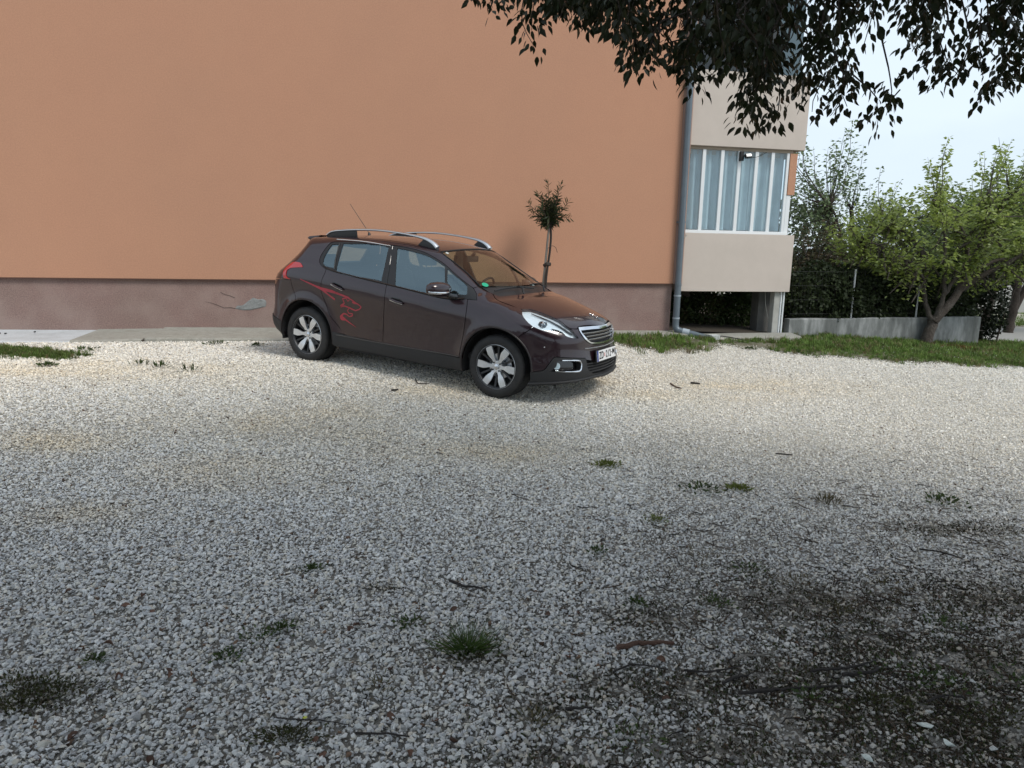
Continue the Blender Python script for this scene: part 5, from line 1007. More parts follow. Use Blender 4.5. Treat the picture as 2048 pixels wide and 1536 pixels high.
M_post=mat('galvanised_post',(.55,.57,.57),.45,.4); M_wire=mat('fence_wire',(.035,.038,.035),.6,.3)
def on(t,back=.08):
    dx,dy=LW1[0]-LW0[0],LW1[1]-LW0[1]; L_=math.hypot(dx,dy); return (LW0[0]+dx*t-dy/L_*back,LW0[1]+dy*t+dx/L_*back)
ts=[.315,.655]
for t in ts:
    x,y=on(t); MB().tube([(x,y,.39),(x,y,1.27)],.017,8).build('fence_post',M_post,fence,smooth=True)
for z in(.47,.72,.97,1.22):
    a_,b__=on(.012),on(.96); MB().tube([(a_[0],a_[1],z),(b__[0],b__[1],z)],.0022,4).build('fence_wire',M_wire,fence)
ms=MB()
for i in range(60):
    t=.012+.948*i/59; x,y=on(t); ms.tube([(x,y,.42),(x,y,1.24)],.0012,3,cap=False)
o=ms.build('wire_mesh',M_wire,fence); o['kind']='stuff'
# garden fence seen through the gap below the balcony
f2=empty('garden_fence','dark garden fence with a pale top rail seen below the balcony','fence'); f2.matrix_world=WM@Matrix.Translation((0,3.4,0))
MB().box(-1.2,2.2,0,.025,.745,.765).build('top_rail',mat('pale_rail',(.45,.46,.45),.6),f2)
for x in(-.9,.0,.95,1.9): MB().box(x-.02,x+.02,0,.03,-.1,1.1).build('fence_post',mat('dark_post',(.02,.02,.02),.7),f2)
m2=MB()
for i in range(90): x=-1.2+3.4*i/89; m2.tube([(x,.012,.05),(x,.012,.745)],.0015,3,cap=False)
o=m2.build('wire_mesh',M_wire,f2); o['kind']='stuff'
# pale wall far beyond the road
fw=MB().box(0,16,0,.25,-.3,.85); o=fw.build('far_wall',mat('pale_far_wall',(.46,.46,.44),.9,noise=[(1.2,.6,(.36,.36,.34))])); o.matrix_world=Matrix.Translation((12.5,23.2,0))@Matrix.Rotation(rad(-6),4,'Z'); tag(o,'long pale boundary wall far behind on the other side of the road','wall')

# ------------------------------------------------------------------ instancing of loose stones and grass
def scatter(name,P,R,S,idx,colr,protos,label=None,cat=None,parent=None,kind='stuff'):
    pc=bpy.data.collections.new(name+'_kinds')
    for i,me in enumerate(protos):
        o=bpy.data.objects.new('%s_kind_%02d'%(name,i),me); pc.objects.link(o)
    me=bpy.data.meshes.new(name); me.vertices.add(len(P)); me.vertices.foreach_set('co',np.asarray(P,np.float32).ravel())
    a=me.attributes.new('rot','FLOAT_VECTOR','POINT'); a.data.foreach_set('vector',np.asarray(R,np.float32).ravel())
    a=me.attributes.new('scl','FLOAT_VECTOR','POINT'); a.data.foreach_set('vector',np.asarray(S,np.float32).ravel())
    a=me.attributes.new('pick','INT','POINT'); a.data.foreach_set('value',np.asarray(idx,np.int32))
    a=me.attributes.new('shade','FLOAT_COLOR','POINT'); a.data.foreach_set('color',np.asarray(np.c_[colr,np.ones(len(colr))],np.float32).ravel())
    o=obj(name,me,parent); tag(o,label,cat,kind=kind)
    ng=bpy.data.node_groups.new(name,'GeometryNodeTree')
    ng.interface.new_socket('Geometry',in_out='INPUT',socket_type='NodeSocketGeometry'); ng.interface.new_socket('Geometry',in_out='OUTPUT',socket_type='NodeSocketGeometry')
    N=ng.nodes; gi=N.new('NodeGroupInput'); go=N.new('NodeGroupOutput'); ip=N.new('GeometryNodeInstanceOnPoints'); ci=N.new('GeometryNodeCollectionInfo')
    ci.inputs['Collection'].default_value=pc; ci.inputs['Separate Children'].default_value=True; ci.inputs['Reset Children'].default_value=True
    def na(n,t):
        x=N.new('GeometryNodeInputNamedAttribute'); x.data_type=t; x.inputs['Name'].default_value=n; return x.outputs['Attribute']
    l=ng.links.new
    l(gi.outputs[0],ip.inputs['Points']); l(ci.outputs[0],ip.inputs['Instance']); ip.inputs['Pick Instance'].default_value=True
    l(na('pick','INT'),ip.inputs['Instance Index']); l(na('rot','FLOAT_VECTOR'),ip.inputs['Rotation']); l(na('scl','FLOAT_VECTOR'),ip.inputs['Scale'])
    l(ip.outputs[0],go.inputs[0])
    md=o.modifiers.new('scatter','NODES'); md.node_group=ng
    return o
def shade_mat(name,rough=.9,trans=0,bumps=None,sheen=None):
    m=mat(name,(.5,.5,.5),rough,bump=bumps); nt=m.node_tree; a=nt.nodes.new('ShaderNodeAttribute'); a.attribute_type='INSTANCER'; a.attribute_name='shade'
    b=nt.nodes['Principled BSDF']; b.inputs['Specular IOR Level'].default_value=.25
    nt.links.new(a.outputs['Color'],b.inputs['Base Color'])
    if trans:
        t=nt.nodes.new('ShaderNodeBsdfTranslucent'); x=nt.nodes.new('ShaderNodeMixShader'); x.inputs[0].default_value=trans
        nt.links.new(a.outputs['Color'],t.inputs[0]); nt.links.new(b.outputs[0],x.inputs[1]); nt.links.new(t.outputs[0],x.inputs[2]); nt.links.new(x.outputs[0],nt.nodes['Material Output'].inputs[0])
    return m
def chip(seed,mt,n=11,flat=.5):
    r=np.random.default_rng(seed); bm=bmesh.new()
    for i in range(n):
        v=r.normal(size=3); v/=np.linalg.norm(v); v*=r.uniform(.78,1.05)*.5; bm.verts.new((v[0]*r.uniform(.9,1.1),v[1]*.78,v[2]*flat))
    g=bmesh.ops.convex_hull(bm,input=bm.verts); bmesh.ops.delete(bm,geom=[v for v in bm.verts if not v.link_faces],context='VERTS')
    bmesh.ops.recalc_face_normals(bm,faces=bm.faces); me=bpy.data.meshes.new('stone'); bm.to_mesh(me); bm.free(); me.materials.append(mt); return me
def density_keep(x,y):
    """fewer white stones where soil shows through"""
    k=np.ones_like(x)
    for sx,sy,rx,ry in SOIL:
        d=((x-sx)/rx)**2+((y-sy)/ry)**2; k=np.minimum(k,.58+.42*np.clip(d,0,2.2)/2.2)
    return k
def vnoise(x,y,s,seed=0):
    r=np.random.default_rng(seed); T=r.random((64,64)); X=x/s; Y=y/s; i=np.floor(X).astype(int); j=np.floor(Y).astype(int); u=X-i; v=Y-j; u=u*u*(3-2*u); v=v*v*(3-2*v)
    g=lambda a,b:T[a%64,b%64]
    return g(i,j)*(1-u)*(1-v)+g(i+1,j)*u*(1-v)+g(i,j+1)*(1-u)*v+g(i+1,j+1)*u*v
def gravel():
    r=np.random.default_rng(21); XS=[];YS=[];SS=[]
    for y0,y1,den,s0,s1 in((.7,1.6,1500,.018,.034),(1.6,3.4,8600,.011,.030),(3.4,5.2,7400,.011,.028),(5.2,7.6,6000,.012,.028),(7.6,13.5,4400,.013,.030)):
        w1=y1*.80+.9; n=int(den*(y1-y0)*2*w1)
        y=r.uniform(y0,y1,n); x=r.uniform(-w1,w1,n); ok=np.abs(x)<y*.82+.6
        x,y=x[ok],y[ok]
        lim=np.where(x<1.2,wall_y(x,np.where(x<-.0,1.0,.3)),verge_front(np.maximum(x,1.2))+.12); lim=np.minimum(lim,wall_y(x,.3))
        ok=(y<lim+r.normal(0,.10,len(y)))&(y<wall_y(x,np.where(x<.25,1.0,.32))); x,y=x[ok],y[ok]
        ok=r.random(len(x))<density_keep(x+.12*(vnoise(x,y,.09,17)-.5),y+.12*(vnoise(x,y,.08,18)-.5)); x,y=x[ok],y[ok]
        sz=s0+(s1-s0)*r.random(len(x))**2.0; sz*=np.where(x-y*.2<0,1.06,.88)*(1+.18*(vnoise(x,y,1.1,3)-.5))
        XS.append(x);YS.append(y);SS.append(sz)
    x=np.concatenate(XS);y=np.concatenate(YS);s=np.concatenate(SS); n=len(x)
    big=r.random(n)<.006; s=np.where(big,s*1.7,s)
    z=gz(x,y)+s*.10+r.uniform(-.003,.009,n)
    P=np.stack([x,y,z],-1); R=np.stack([r.normal(0,.38,n),r.normal(0,.38,n),r.uniform(0,6.28,n)],-1)
    S=np.stack([s*r.uniform(.85,1.25,n),s*r.uniform(.75,1.1,n),s*r.uniform(.7,1.25,n)],-1)
    base=np.array([(.66,.665,.66),(.60,.61,.62),(.54,.555,.58),(.62,.60,.55),(.47,.475,.49),(.71,.715,.71),(.40,.40,.40),(.56,.52,.46)])
    c=base[r.choice(8,n,p=[.22,.20,.14,.15,.09,.12,.05,.03])]*r.uniform(.86,1.10,(n,1))*(.86+.40*sstep(2.0,5.0,y))[:,None]  # stones near the viewer painted darker, the tree's shade put into their colour
    c=c*(1-sstep(3.2,5.6,y)[:,None]*np.array([-.01,.012,.055]))
    dk=r.random(n); c=np.where((dk<.012)[:,None],np.array([.13,.085,.06])*r.uniform(.6,1.4,(n,1)),c); c=np.where(((dk>.012)&(dk<.035))[:,None],c*.6,c)
    b=np.zeros(n)
    for sx,sy,rx,ry in BEIGE: b=np.maximum(b,np.exp(-(((x-sx)/rx)**2+((y-sy)/ry)**2)*1.1)*(.25+.65*vnoise(x,y,.35,9)))
    b=np.clip(b+.35*np.clip(vnoise(x,y,1.7,5)-.55,0,1)*(y>3.6),0,1)[:,None]; c=c*(1-b)+c*np.array([1.0,.90,.74])*b
    c=c*np.array([1.02,1.0,.965]); d=np.zeros(n)
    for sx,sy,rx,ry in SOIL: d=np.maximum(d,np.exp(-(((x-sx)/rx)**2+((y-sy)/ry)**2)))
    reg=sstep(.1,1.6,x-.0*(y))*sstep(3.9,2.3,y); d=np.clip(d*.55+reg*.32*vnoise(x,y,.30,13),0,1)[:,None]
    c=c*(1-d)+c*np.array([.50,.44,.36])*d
    m=shade_mat('limestone_chips',.92); protos=[chip(100+i,m,9+i%5,.45+.09*(i%4)) for i in range(12)]
    print('gravel stones',n)
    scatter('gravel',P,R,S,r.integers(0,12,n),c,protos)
gravel()
# crumbs of soil, bark and moss lying between the stones
def crumbs():
    r=np.random.default_rng(8); X=[];Y=[]
    for sx,sy,rx,ry in SOIL:
        n=int(17000*rx*ry*3.1); X.append(sx+r.normal(0,.85,n)*rx); Y.append(sy+r.normal(0,.85,n)*ry)
    n=21000; x=r.uniform(-.2,3.2,n); y=r.uniform(1.6,4.2,n); ok=(r.random(n)<sstep(-.2,1.6,x)*sstep(4.8,2.2,y))&(vnoise(x,y,.28,13)>.45); X.append(x[ok]); Y.append(y[ok])
    n=2600; x=r.uniform(-4,4,n); y=r.uniform(1.6,6,n); X.append(x); Y.append(y)
    x=np.concatenate(X);y=np.concatenate(Y); ok=vnoise(x,y,.055,23)>.30; x,y=x[ok],y[ok]; n=len(x); s=r.uniform(.005,.014,n)
    c=np.array([(.035,.026,.018),(.055,.040,.026),(.030,.036,.014),(.075,.052,.034),(.04,.05,.018)])[r.integers(0,5,n)]*r.uniform(.7,1.3,(n,1)); m=shade_mat('soil_crumb',.95)
    print('crumbs',n)
    scatter('soil_crumbs',np.stack([x,y,gz(x,y)+r.uniform(.003,.012,n)],-1),r.uniform(0,6,(n,3)),np.stack([s*r.uniform(1,2.2,n),s,s*.6],-1),r.integers(0,4,n),c,[chip(800+i,m,8,.7) for i in range(4)])
crumbs()
def twig_litter():
    r=np.random.default_rng(19); x=r.uniform(-1.2,3.4,2600); y=r.uniform(1.6,5.2,2600); ok=(r.random(2600)<.06+.94*sstep(-.6,1.3,x)*sstep(5.0,2.3,y)); x,y=x[ok],y[ok]; n=len(x); m=shade_mat('twig_bits',.95)
    P=[]
    for k in range(4):
        q=[(i*.25-.5,.10*math.sin(i*1.9+k*2),.03*math.cos(i*2+k)) for i in range(5)]; t=MB().tube(q,[.022,.026,.02,.018,.010],4); me=bpy.data.meshes.new('twig_bit'); me.from_pydata(t.v,[],t.f); me.materials.append(m); P.append(me)
    s=r.uniform(.03,.13,n)**1.0
    scatter('twig_litter',np.stack([x,y,gz(x,y)+.014],-1),np.stack([r.normal(0,.12,n),r.normal(0,.10,n),r.uniform(0,6.28,n)],-1),np.stack([s,s,s],-1),r.integers(0,4,n),np.array([(.030,.022,.016),(.06,.042,.03),(.02,.017,.015),(.11,.09,.07)])[r.integers(0,4,n)],P)
twig_litter()
# ------------------------------------------------------------------ leaves
def frames(D,N):
    D=D/(np.linalg.norm(D,axis=1,keepdims=True)+1e-9); B=np.cross(N,D); B/=np.linalg.norm(B,axis=1,keepdims=True)+1e-9; U=np.cross(D,B); return D,B,U
SH_DIAMOND=(np.array([(0,0,0),(.45,.24,.05),(1,0,-.04),(.45,-.24,.05)]),[(0,1,2),(0,2,3)])
SH_OVATE=(np.array([(0,0,0),(.16,.17,.03),(.42,.25,.05),(.70,.15,.03),(1,0,-.06),(.70,-.15,.03),(.42,-.25,.05),(.16,-.17,.03),(.42,0,0),(-.22,0,.02)]),
   [(0,1,8),(1,2,8),(2,3,8),(3,4,8),(4,5,8),(5,6,8),(6,7,8),(7,0,8)])
SH_LANCE=(np.array([(0,0,0),(.35,.075,.02),(.75,.055,.01),(1,0,-.03),(.75,-.055,.01),(.35,-.075,.02)]),[(0,1,2),(0,2,3),(0,3,4),(0,4,5)])
def leaf_batch(name,P,D,N,size,shape,mt,parent,tint,kind='stuff',wid=None):
    V0,F0=shape; D,B,U=frames(D,N); n=len(P); k=len(V0); size=np.asarray(size)[:,None,None]
    w=np.ones(n) if wid is None else wid
    V=P[:,None,:]+size*(V0[None,:,0:1]*D[:,None,:]+V0[None,:,1:2]*w[:,None,None]*B[:,None,:]+V0[None,:,2:3]*U[:,None,:])
    F_=np.array(F0)[None]+np.arange(n)[:,None,None]*k
    me=mesh_np(name,V.reshape(-1,3),F_.reshape(-1,3),mt)
    a=me.attributes.new('tint','FLOAT','POINT'); a.data.foreach_set('value',np.repeat(np.asarray(tint,np.float32),k))
    o=obj(name,me,parent); 
    if kind: o['kind']=kind
    return o
def leaf_parts(name,P,D,N,size,shape,mt,parent):
    V0,F0=shape; V0=V0.copy(); me=mesh_np(name,V0,F0,mt); D,B,U=frames(D,N)
    for i in range(len(P)):
        o=bpy.data.objects.new(name,me); s=float(size[i])
        o.matrix_local=Matrix(((D[i,0]*s,B[i,0]*s,U[i,0]*s,P[i,0]),(D[i,1]*s,B[i,1]*s,U[i,1]*s,P[i,1]),(D[i,2]*s,B[i,2]*s,U[i,2]*s,P[i,2]),(0,0,0,1))); link(o,parent)
M_bark=mat('grey_brown_bark',(.085,.068,.055),.95,noise=[(9,.8,(.13,.115,.10)),(40,.6,(.04,.032,.027))],bump=[(30,.9,.03),(120,.5,.008)])
M_barkd=mat('dark_bark',(.045,.034,.028),.95,noise=[(12,.8,(.075,.06,.05))],bump=[(40,.9,.02)])
# ---- the near tree whose canopy hangs over the viewer
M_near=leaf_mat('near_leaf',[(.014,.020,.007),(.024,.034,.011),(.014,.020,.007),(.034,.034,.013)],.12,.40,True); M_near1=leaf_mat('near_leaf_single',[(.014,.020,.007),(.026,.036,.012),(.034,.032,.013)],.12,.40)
nt_=empty('shade_tree','large dark tree whose leafy branches hang into the top right of the view','tree',(4.6,.2,0))
NT=np.array([4.6,.2,0.])
def loc(P): return [tuple(np.array(p)-NT) for p in P]
def near_tree():
    r=np.random.default_rng(31)
    MB().tube(resample_open(loc([(4.6,.2,-.1),(4.62,.25,1.0),(4.5,.3,2.3),(4.3,.5,3.4),(4.2,.6,4.6)]),.3),list(np.linspace(.26,.13,len(resample_open(loc([(4.6,.2,-.1),(4.62,.25,1.0),(4.5,.3,2.3),(4.3,.5,3.4),(4.2,.6,4.6)]),.3)))),14).build('trunk',M_bark,nt_,smooth=True)
    limbs=[[(4.4,.4,2.9),(3.6,1.6,3.7),(2.7,3.0,3.75),(1.95,4.2,3.45),(1.66,4.75,3.12),(1.5,5.0,2.85)],[(4.3,.5,3.3),(2.8,1.3,4.4),(1.2,2.6,4.5),(.4,4.0,4.1),(-.1,4.6,3.8)],[(4.3,.5,3.2),(4.0,2.2,4.2),(3.6,4.0,4.3),(3.3,5.2,4.0)],[(4.3,.6,3.6),(5.3,1.8,4.6),(6.0,3.5,4.9)],[(4.2,.5,3.8),(3.0,-.5,4.8),(1.6,-1.4,5.2)],[(4.2,.5,3.8),(5.4,-.8,5.0),(6.4,-1.6,5.3)],[(2.7,3.0,3.75),(2.0,3.6,4.0),(1.1,4.6,3.75)],[(3.8,1.9,4.1),(2.9,4.2,4.1),(2.3,5.0,3.7)]]
    nodes=[]
    for k,lb in enumerate(limbs):
        q=resample_open(loc(lb),.15); rr=np.linspace(.09 if k else .085,.022 if k else .045,len(q)); MB().tube([tuple(p) for p in q],list(rr),10).build('limb',M_bark,nt_,smooth=True); nodes.append(q)
    nodes=np.concatenate(nodes)
    P=[];D=[];N=[];S=[];tw=MB()
    for i,(x,y,z,L_) in enumerate(SHOOTS):
        tip=np.array([x,y,z])-NT; top=tip+np.array([r.normal(0,.10),r.normal(0,.10),L_])
        side=np.array([r.normal(0,.05),r.normal(0,.05),0]); mid=(tip+top)/2+side
        q=resample_open([top,mid,tip+np.array([0,0,.06])],.022); n=len(q)
        if i%1==0: tw.tube([tuple(p) for p in q[::3]],list(np.linspace(.0045,.0018,len(q[::3]))),4,cap=False)
        if i%3==0:
            d=nodes-top; j=np.argmin((d**2).sum(1)); 
            if np.linalg.norm(nodes[j]-top)<1.4: tw.tube([tuple(nodes[j]),tuple((nodes[j]+top)/2+np.array([0,0,.08])),tuple(top)],[.010,.006,.0045],5,cap=False)
        for k in range(1,n):
            for _ in range(2):
                a_=r.uniform(0,6.28); out=np.array([math.cos(a_),math.sin(a_),0]); pos=q[k]+out*r.uniform(.012,.085)+np.array([0,0,r.uniform(-.015,.015)])
                d=out*r.uniform(.25,.9)+np.array([0,0,-r.uniform(.45,1.25)])
                P.append(pos);D.append(d);N.append(np.array([r.normal(),r.normal(),.9]));S.append(r.uniform(.040,.068))
    o=tw.build('twigs',M_barkd,nt_); o['kind']='stuff'
    P=np.array(P);D=np.array(D);N=np.array(N);S=np.array(S)
    near=np.argsort((P[:,2])+r.normal(0,.05,len(P)))  # the lowest hanging leaves, seen best
    W_=P+NT; vis=[i for i in near if abs(W_[i,0])/max(W_[i,1],.1)<.71][:300]
    rest=np.setdiff1d(np.arange(len(P)),vis)
    leaf_parts('leaf',P[vis],D[vis],N[vis],S[vis],SH_OVATE,M_near1,nt_)
    # unseen crown above and behind the view, enlarged to shade the near gravel
    n=90000; Q=r.normal(size=(n,3)); Q/=np.linalg.norm(Q,axis=1,keepdims=True); Q*=(r.random((n,1))**.45); Q=Q*np.array([5.8,4.1,2.3])+np.array([2.9,-.5,5.3])
    el=1.95+.375*np.maximum(Q[:,1],0)+.30; ok=(Q[:,2]>el)&(Q[:,2]>2.9)&(vnoise(Q[:,0]+Q[:,2],Q[:,1]-Q[:,2],.6,4)>.34); Q=Q[ok]; n=len(Q)
    print('near leaves',len(P),'crown',n)
    P2=np.concatenate([P[rest],Q-NT]); D2=np.concatenate([D[rest],np.stack([r.normal(0,.6,n),r.normal(0,.6,n),-r.uniform(.2,1,n)],-1)]); N2=np.concatenate([N[rest],r.normal(size=(n,3))+np.array([0,0,1.2])]); S2=np.concatenate([S[rest],r.uniform(.09,.135,n)])
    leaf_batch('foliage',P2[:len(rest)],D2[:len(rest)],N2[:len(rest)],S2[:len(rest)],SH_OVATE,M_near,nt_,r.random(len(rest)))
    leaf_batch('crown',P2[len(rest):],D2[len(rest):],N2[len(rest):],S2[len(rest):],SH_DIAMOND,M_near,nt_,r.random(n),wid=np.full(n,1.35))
near_tree()
# ---- generic tree: limbs, shoots growing from the nearest limb, leaves along the shoots
def tree(name,label,base,limbs,clouds,nsh,lsz,cols,seed,trunk_mat=M_bark,per=34,up=.9,shl=(.45,.9),spread=.06,shape=SH_DIAMOND,trans=.3,cat='tree',lr=None,group=None,wid=1.,holes=.0,shoot_parts=True):
    r=np.random.default_rng(seed); t=empty(name,label,cat,base,group=group); nodes=[]
    for i,(pts,r0,r1) in enumerate(limbs):
        q=resample_open(pts,.12); n=len(q); q=q+np.concatenate([np.zeros((1,3)),r.normal(0,.012,(n-1,3))]); MB().tube([tuple(p) for p in q],list(np.linspace(r0,r1,n)),10).build('trunk' if i==0 else 'limb',trunk_mat,t,smooth=True); nodes.append(q)
    nodes=np.concatenate(nodes); P=[];D=[];S=[];tw=MB(); tot=sum(c[2] for c in clouds)
    T=[]
    for (c,rd,wt) in clouds:
        k=int(nsh*wt/tot); v=r.normal(size=(k,3)); v/=np.linalg.norm(v,axis=1,keepdims=True); v*=r.random((k,1))**.38; T.append(v*np.array(rd)+np.array(c))
    T=np.concatenate(T); ctr=np.array(clouds[0][0])
    for tip in T:
        d=nodes-tip; d2=(d**2).sum(1)+np.where(nodes[:,2]>tip[2],1.0,0); j=np.argmin(d2); st=nodes[j]
        ln=r.uniform(*shl); dirv=(tip-st); dirv/=np.linalg.norm(dirv)+1e-9; dirv=dirv*(1-up)+np.array([r.normal(0,.22),r.normal(0,.22),1])*up; dirv/=np.linalg.norm(dirv)
        s0=tip-dirv*ln; mid=(st+s0)/2+np.array([0,0,-.05])
        tw.tube([tuple(st),tuple(mid),tuple(s0),tuple(s0+(tip-s0)*.5+r.normal(0,.02,3)),tuple(tip)],[.014*ln+.008,.010,.007,.005,.002],4,cap=False)
        k=max(6,int(per*ln)); u_=r.random(k)**.85; pos=s0+(tip-s0)*u_[:,None]; a_=r.uniform(0,6.28,k); out=np.stack([np.cos(a_),np.sin(a_),r.normal(0,.35,k)],-1)
        P.append(pos+out*r.uniform(.2,1,(k,1))*spread*(1.25-u_[:,None])); D.append(out+dirv*r.uniform(-.1,.7,(k,1))+np.array([0,0,-.25])); S.append(r.uniform(.7,1.25,k)*lsz)
    o=tw.build('twigs',trunk_mat,t); o['kind']='stuff'
    P=np.concatenate(P);D=np.concatenate(D);S=np.concatenate(S); n=len(P)
    if holes>0:
        ok=vnoise(P[:,0]*1.3+P[:,1],P[:,2]*1.3,.35,seed)>holes; P,D,S=P[ok],D[ok],S[ok]; n=len(P)
    leaf_batch('crown',P,D,r.normal(size=(n,3))+np.array([0,0,1.0]),S,shape,leaf_mat(name+'_leaf',cols,trans,.5,True),t,np.clip(r.random(n)*.75+.25*vnoise(P[:,0],P[:,2],.5,seed+1),0,1),wid=np.full(n,wid))
    return t
B0=(7.72,13.25,-.14)
limbs=[([(0,0,-.1),(.02,.0,.18),(.08,.02,.42),(.10,.02,.52)],.115,.085),
 ([(.10,0,.48),(.28,.0,.72),(.50,.05,1.02),(.62,.1,1.25),(.66,.1,1.6),(.5,.2,2.2)],.085,.03),
 ([(.52,.05,1.05),(.85,-.1,1.35),(1.25,-.2,1.62),(1.8,-.3,2.0),(2.4,-.4,2.5)],.055,.018),
 ([(.62,.1,1.2),(.95,.3,1.45),(1.6,.5,1.65),(2.4,.7,1.95)],.045,.016),
 ([(.08,0,.50),(-.06,.05,.78),(-.14,.05,1.15),(-.10,.05,1.5),(-.35,.1,1.9),(-.9,.2,2.4)],.05,.016),
 ([(.09,0,.5),(.16,-.1,.95),(.10,-.12,1.5),(.0,-.15,2.1),(-.15,-.1,2.8)],.045,.014),
 ([(.14,-.1,.95),(.35,-.2,1.4),(.55,-.3,1.9),(.6,-.3,2.8)],.035,.012),
 ([(-.14,.05,1.2),(-.45,-.1,1.5),(-1.0,-.2,1.75),(-1.5,-.2,2.0)],.03,.012),
 ([(.66,.1,1.6),(1.0,.2,2.2),(1.3,.2,2.9)],.035,.012)]
tree('fruit_tree','green leafy fruit tree with a forked grey trunk in front of the low wall',B0,limbs,
 [((.1,0,2.3),(1.7,1.3,.85),5),((1.7,.0,2.3),(1.5,1.3,.95),4.5),((-1.25,0,2.1),(.95,.9,.75),2.6),((2.7,0,2.7),(.9,.9,.8),1.6),((-.15,0,3.2),(.30,.4,.75),.45),((.85,0,3.15),(.45,.5,.65),.5),((1.6,.1,3.35),(.30,.4,.65),.4),((.6,.3,1.75),(2.0,1.0,.38),1.8)],
 470,.080,[(.19,.25,.05),(.28,.35,.075),(.36,.43,.12),(.25,.32,.11),(.52,.57,.32)],5,per=64,up=.30,spread=.11,wid=1.1,trans=.45,holes=.20)
# trees further back
def bt(name,label,base,clouds,nsh,lsz,cols,seed,**k):
    top=max(c[0][2]+c[1][2]*.5 for c in clouds)
    lb=[([(0,0,-.3),(.05,0,top*.35),(0,.1,top*.6)],.12,.05)]+[([(0,0,top*.25+.1*i),(math.cos(a_)*.4,math.sin(a_)*.5,top*.45),(math.cos(a_)*.8,math.sin(a_)*.8,top*.62)],.05,.015) for i,a_ in enumerate((.3,2.0,3.6,5.1))]
    return tree(name,label,base,lb,clouds,nsh,lsz,cols,seed,trunk_mat=M_barkd,**k)
bt('leafy_tree','loose bluish green tree rising behind the corner of the balcony',(8.4,18.2,0),[((-.9,0,2.9),(.9,.8,1.0),3),((-1.5,0,3.6),(.5,.5,.9),.9),((-.3,0,4.0),(.45,.5,.8),1.0),((.4,0,2.8),(.8,.8,.9),2)],135,.10,[(.14,.20,.10),(.20,.27,.14),(.27,.34,.18)],12,per=34,up=.5,spread=.12,wid=1.2)
bt('leafy_tree','tall green tree behind the fruit tree at the right edge',(12.2,17.5,-.2),[((0,0,2.9),(1.6,1.2,1.3),3),((-1.4,0,2.6),(1.2,1.0,1.0),2),((1.6,0,2.6),(1.3,1.0,1.3),2)],420,.11,[(.15,.21,.06),(.20,.27,.08),(.26,.33,.12)],14,per=40,up=.4,spread=.14,wid=1.2)
bt('brown_bush_tree','brownish half bare bush behind the beige balcony corner',(7.2,16.0,0),[((-.3,0,1.55),(1.1,.9,.8),3),((.9,0,1.4),(.9,.8,.7),2)],200,.085,[(.075,.055,.030),(.10,.075,.04),(.06,.07,.03),(.12,.10,.055)],15,per=36,up=.4,spread=.12,holes=.25)
# hedges and bushes: leaf clouds with stems
def bush(name,label,cat,base,blobs,n,lsz,cols,seed,group=None,shape=SH_DIAMOND,stems=10,trans=.2):
    r=np.random.default_rng(seed); t=empty(name,label,cat,base,group=group); tot=sum(b[1][0]*b[1][1]*b[1][2] for b in blobs); P=[];N=[]
    for c,rd in blobs:
        k=int(n*rd[0]*rd[1]*rd[2]/tot); v=r.normal(size=(k,3)); v/=np.linalg.norm(v,axis=1,keepdims=True); N.append(v.copy()); rr=.62+.38*r.random((k,1))**.7; rr*=1+.12*np.sin(v[:,0:1]*9+seed)*np.cos(v[:,2:3]*7); P.append(v*rr*np.array(rd)+np.array(c))
    P=np.concatenate(P);N=np.concatenate(N); k=len(P); ok=P[:,2]>-.25; P,N=P[ok],N[ok]; k=len(P)
    st=MB()
    for i in range(stems):
        c,rd=blobs[i%len(blobs)]; x=c[0]+r.uniform(-.7,.7)*rd[0]; y=c[1]+r.uniform(-.5,.5)*rd[1]; st.tube([(x,y,-.2),(x+r.normal(0,.1),y,c[2]*.6),(x+r.normal(0,.2),y,c[2]+rd[2]*.6)],[.02,.014,.006],5)
    if stems: st.build('stems',M_barkd,t)['kind']='stuff'
    leaf_batch('foliage',P,N*.5+r.normal(0,.5,(k,3))+np.array([0,0,-.2]),N+r.normal(0,.5,(k,3)),r.uniform(.7,1.3,k)*lsz,shape,leaf_mat(name+'_leaf',cols,trans,.5,True),t,np.clip(.5*r.random(k)+.5*vnoise(P[:,0]+P[:,1],P[:,2],.3,seed),0,1),wid=np.full(k,1.3))
    return t
DK=[(.016,.024,.010),(.028,.040,.016),(.045,.062,.024),(.030,.034,.016)]
bush('ivy_hedge','dark ivy hedge growing over the wire fence behind the low wall','hedge',(0,0,0),[((5.7,13.30,.72),(.85,.42,.66)),((6.6,13.60,.72),(.9,.42,.64)),((7.6,13.85,.68),(.9,.42,.64)),((8.5,14.1,.60),(.6,.4,.64))],24000,.075,DK,41,stems=14)
bush('conifer_bush','dense dark evergreen bush beyond the right end of the low wall','bush',(0,0,0),[((9.75,15.0,.55),(.55,.5,.85)),((9.4,14.9,1.1),(.5,.5,.6))],7000,.07,[(.010,.015,.009),(.018,.026,.014),(.026,.034,.018)],42,stems=6)
bush('garden_thicket','dark thicket of shrubs in the garden behind the fence','bush',(0,0,0),[((4.3,15.9,.7),(1.5,.6,1.1)),((6.8,16.8,.7),(1.5,.7,1.0)),((9.0,17.0,.7),(1.5,.7,1.0)),((2.9,16.6,.7),(1.2,.7,1.0))],24000,.10,DK,43,stems=16)
bush('low_shrub','low green shrub with reddish leaves seen below the balcony','shrub',(0,0,0),[((2.95,13.30,.36),(.42,.30,.42)),((3.60,13.42,.38),(.42,.32,.46))],6500,.06,[(.03,.045,.018),(.05,.075,.026),(.06,.03,.02)],44,stems=6)
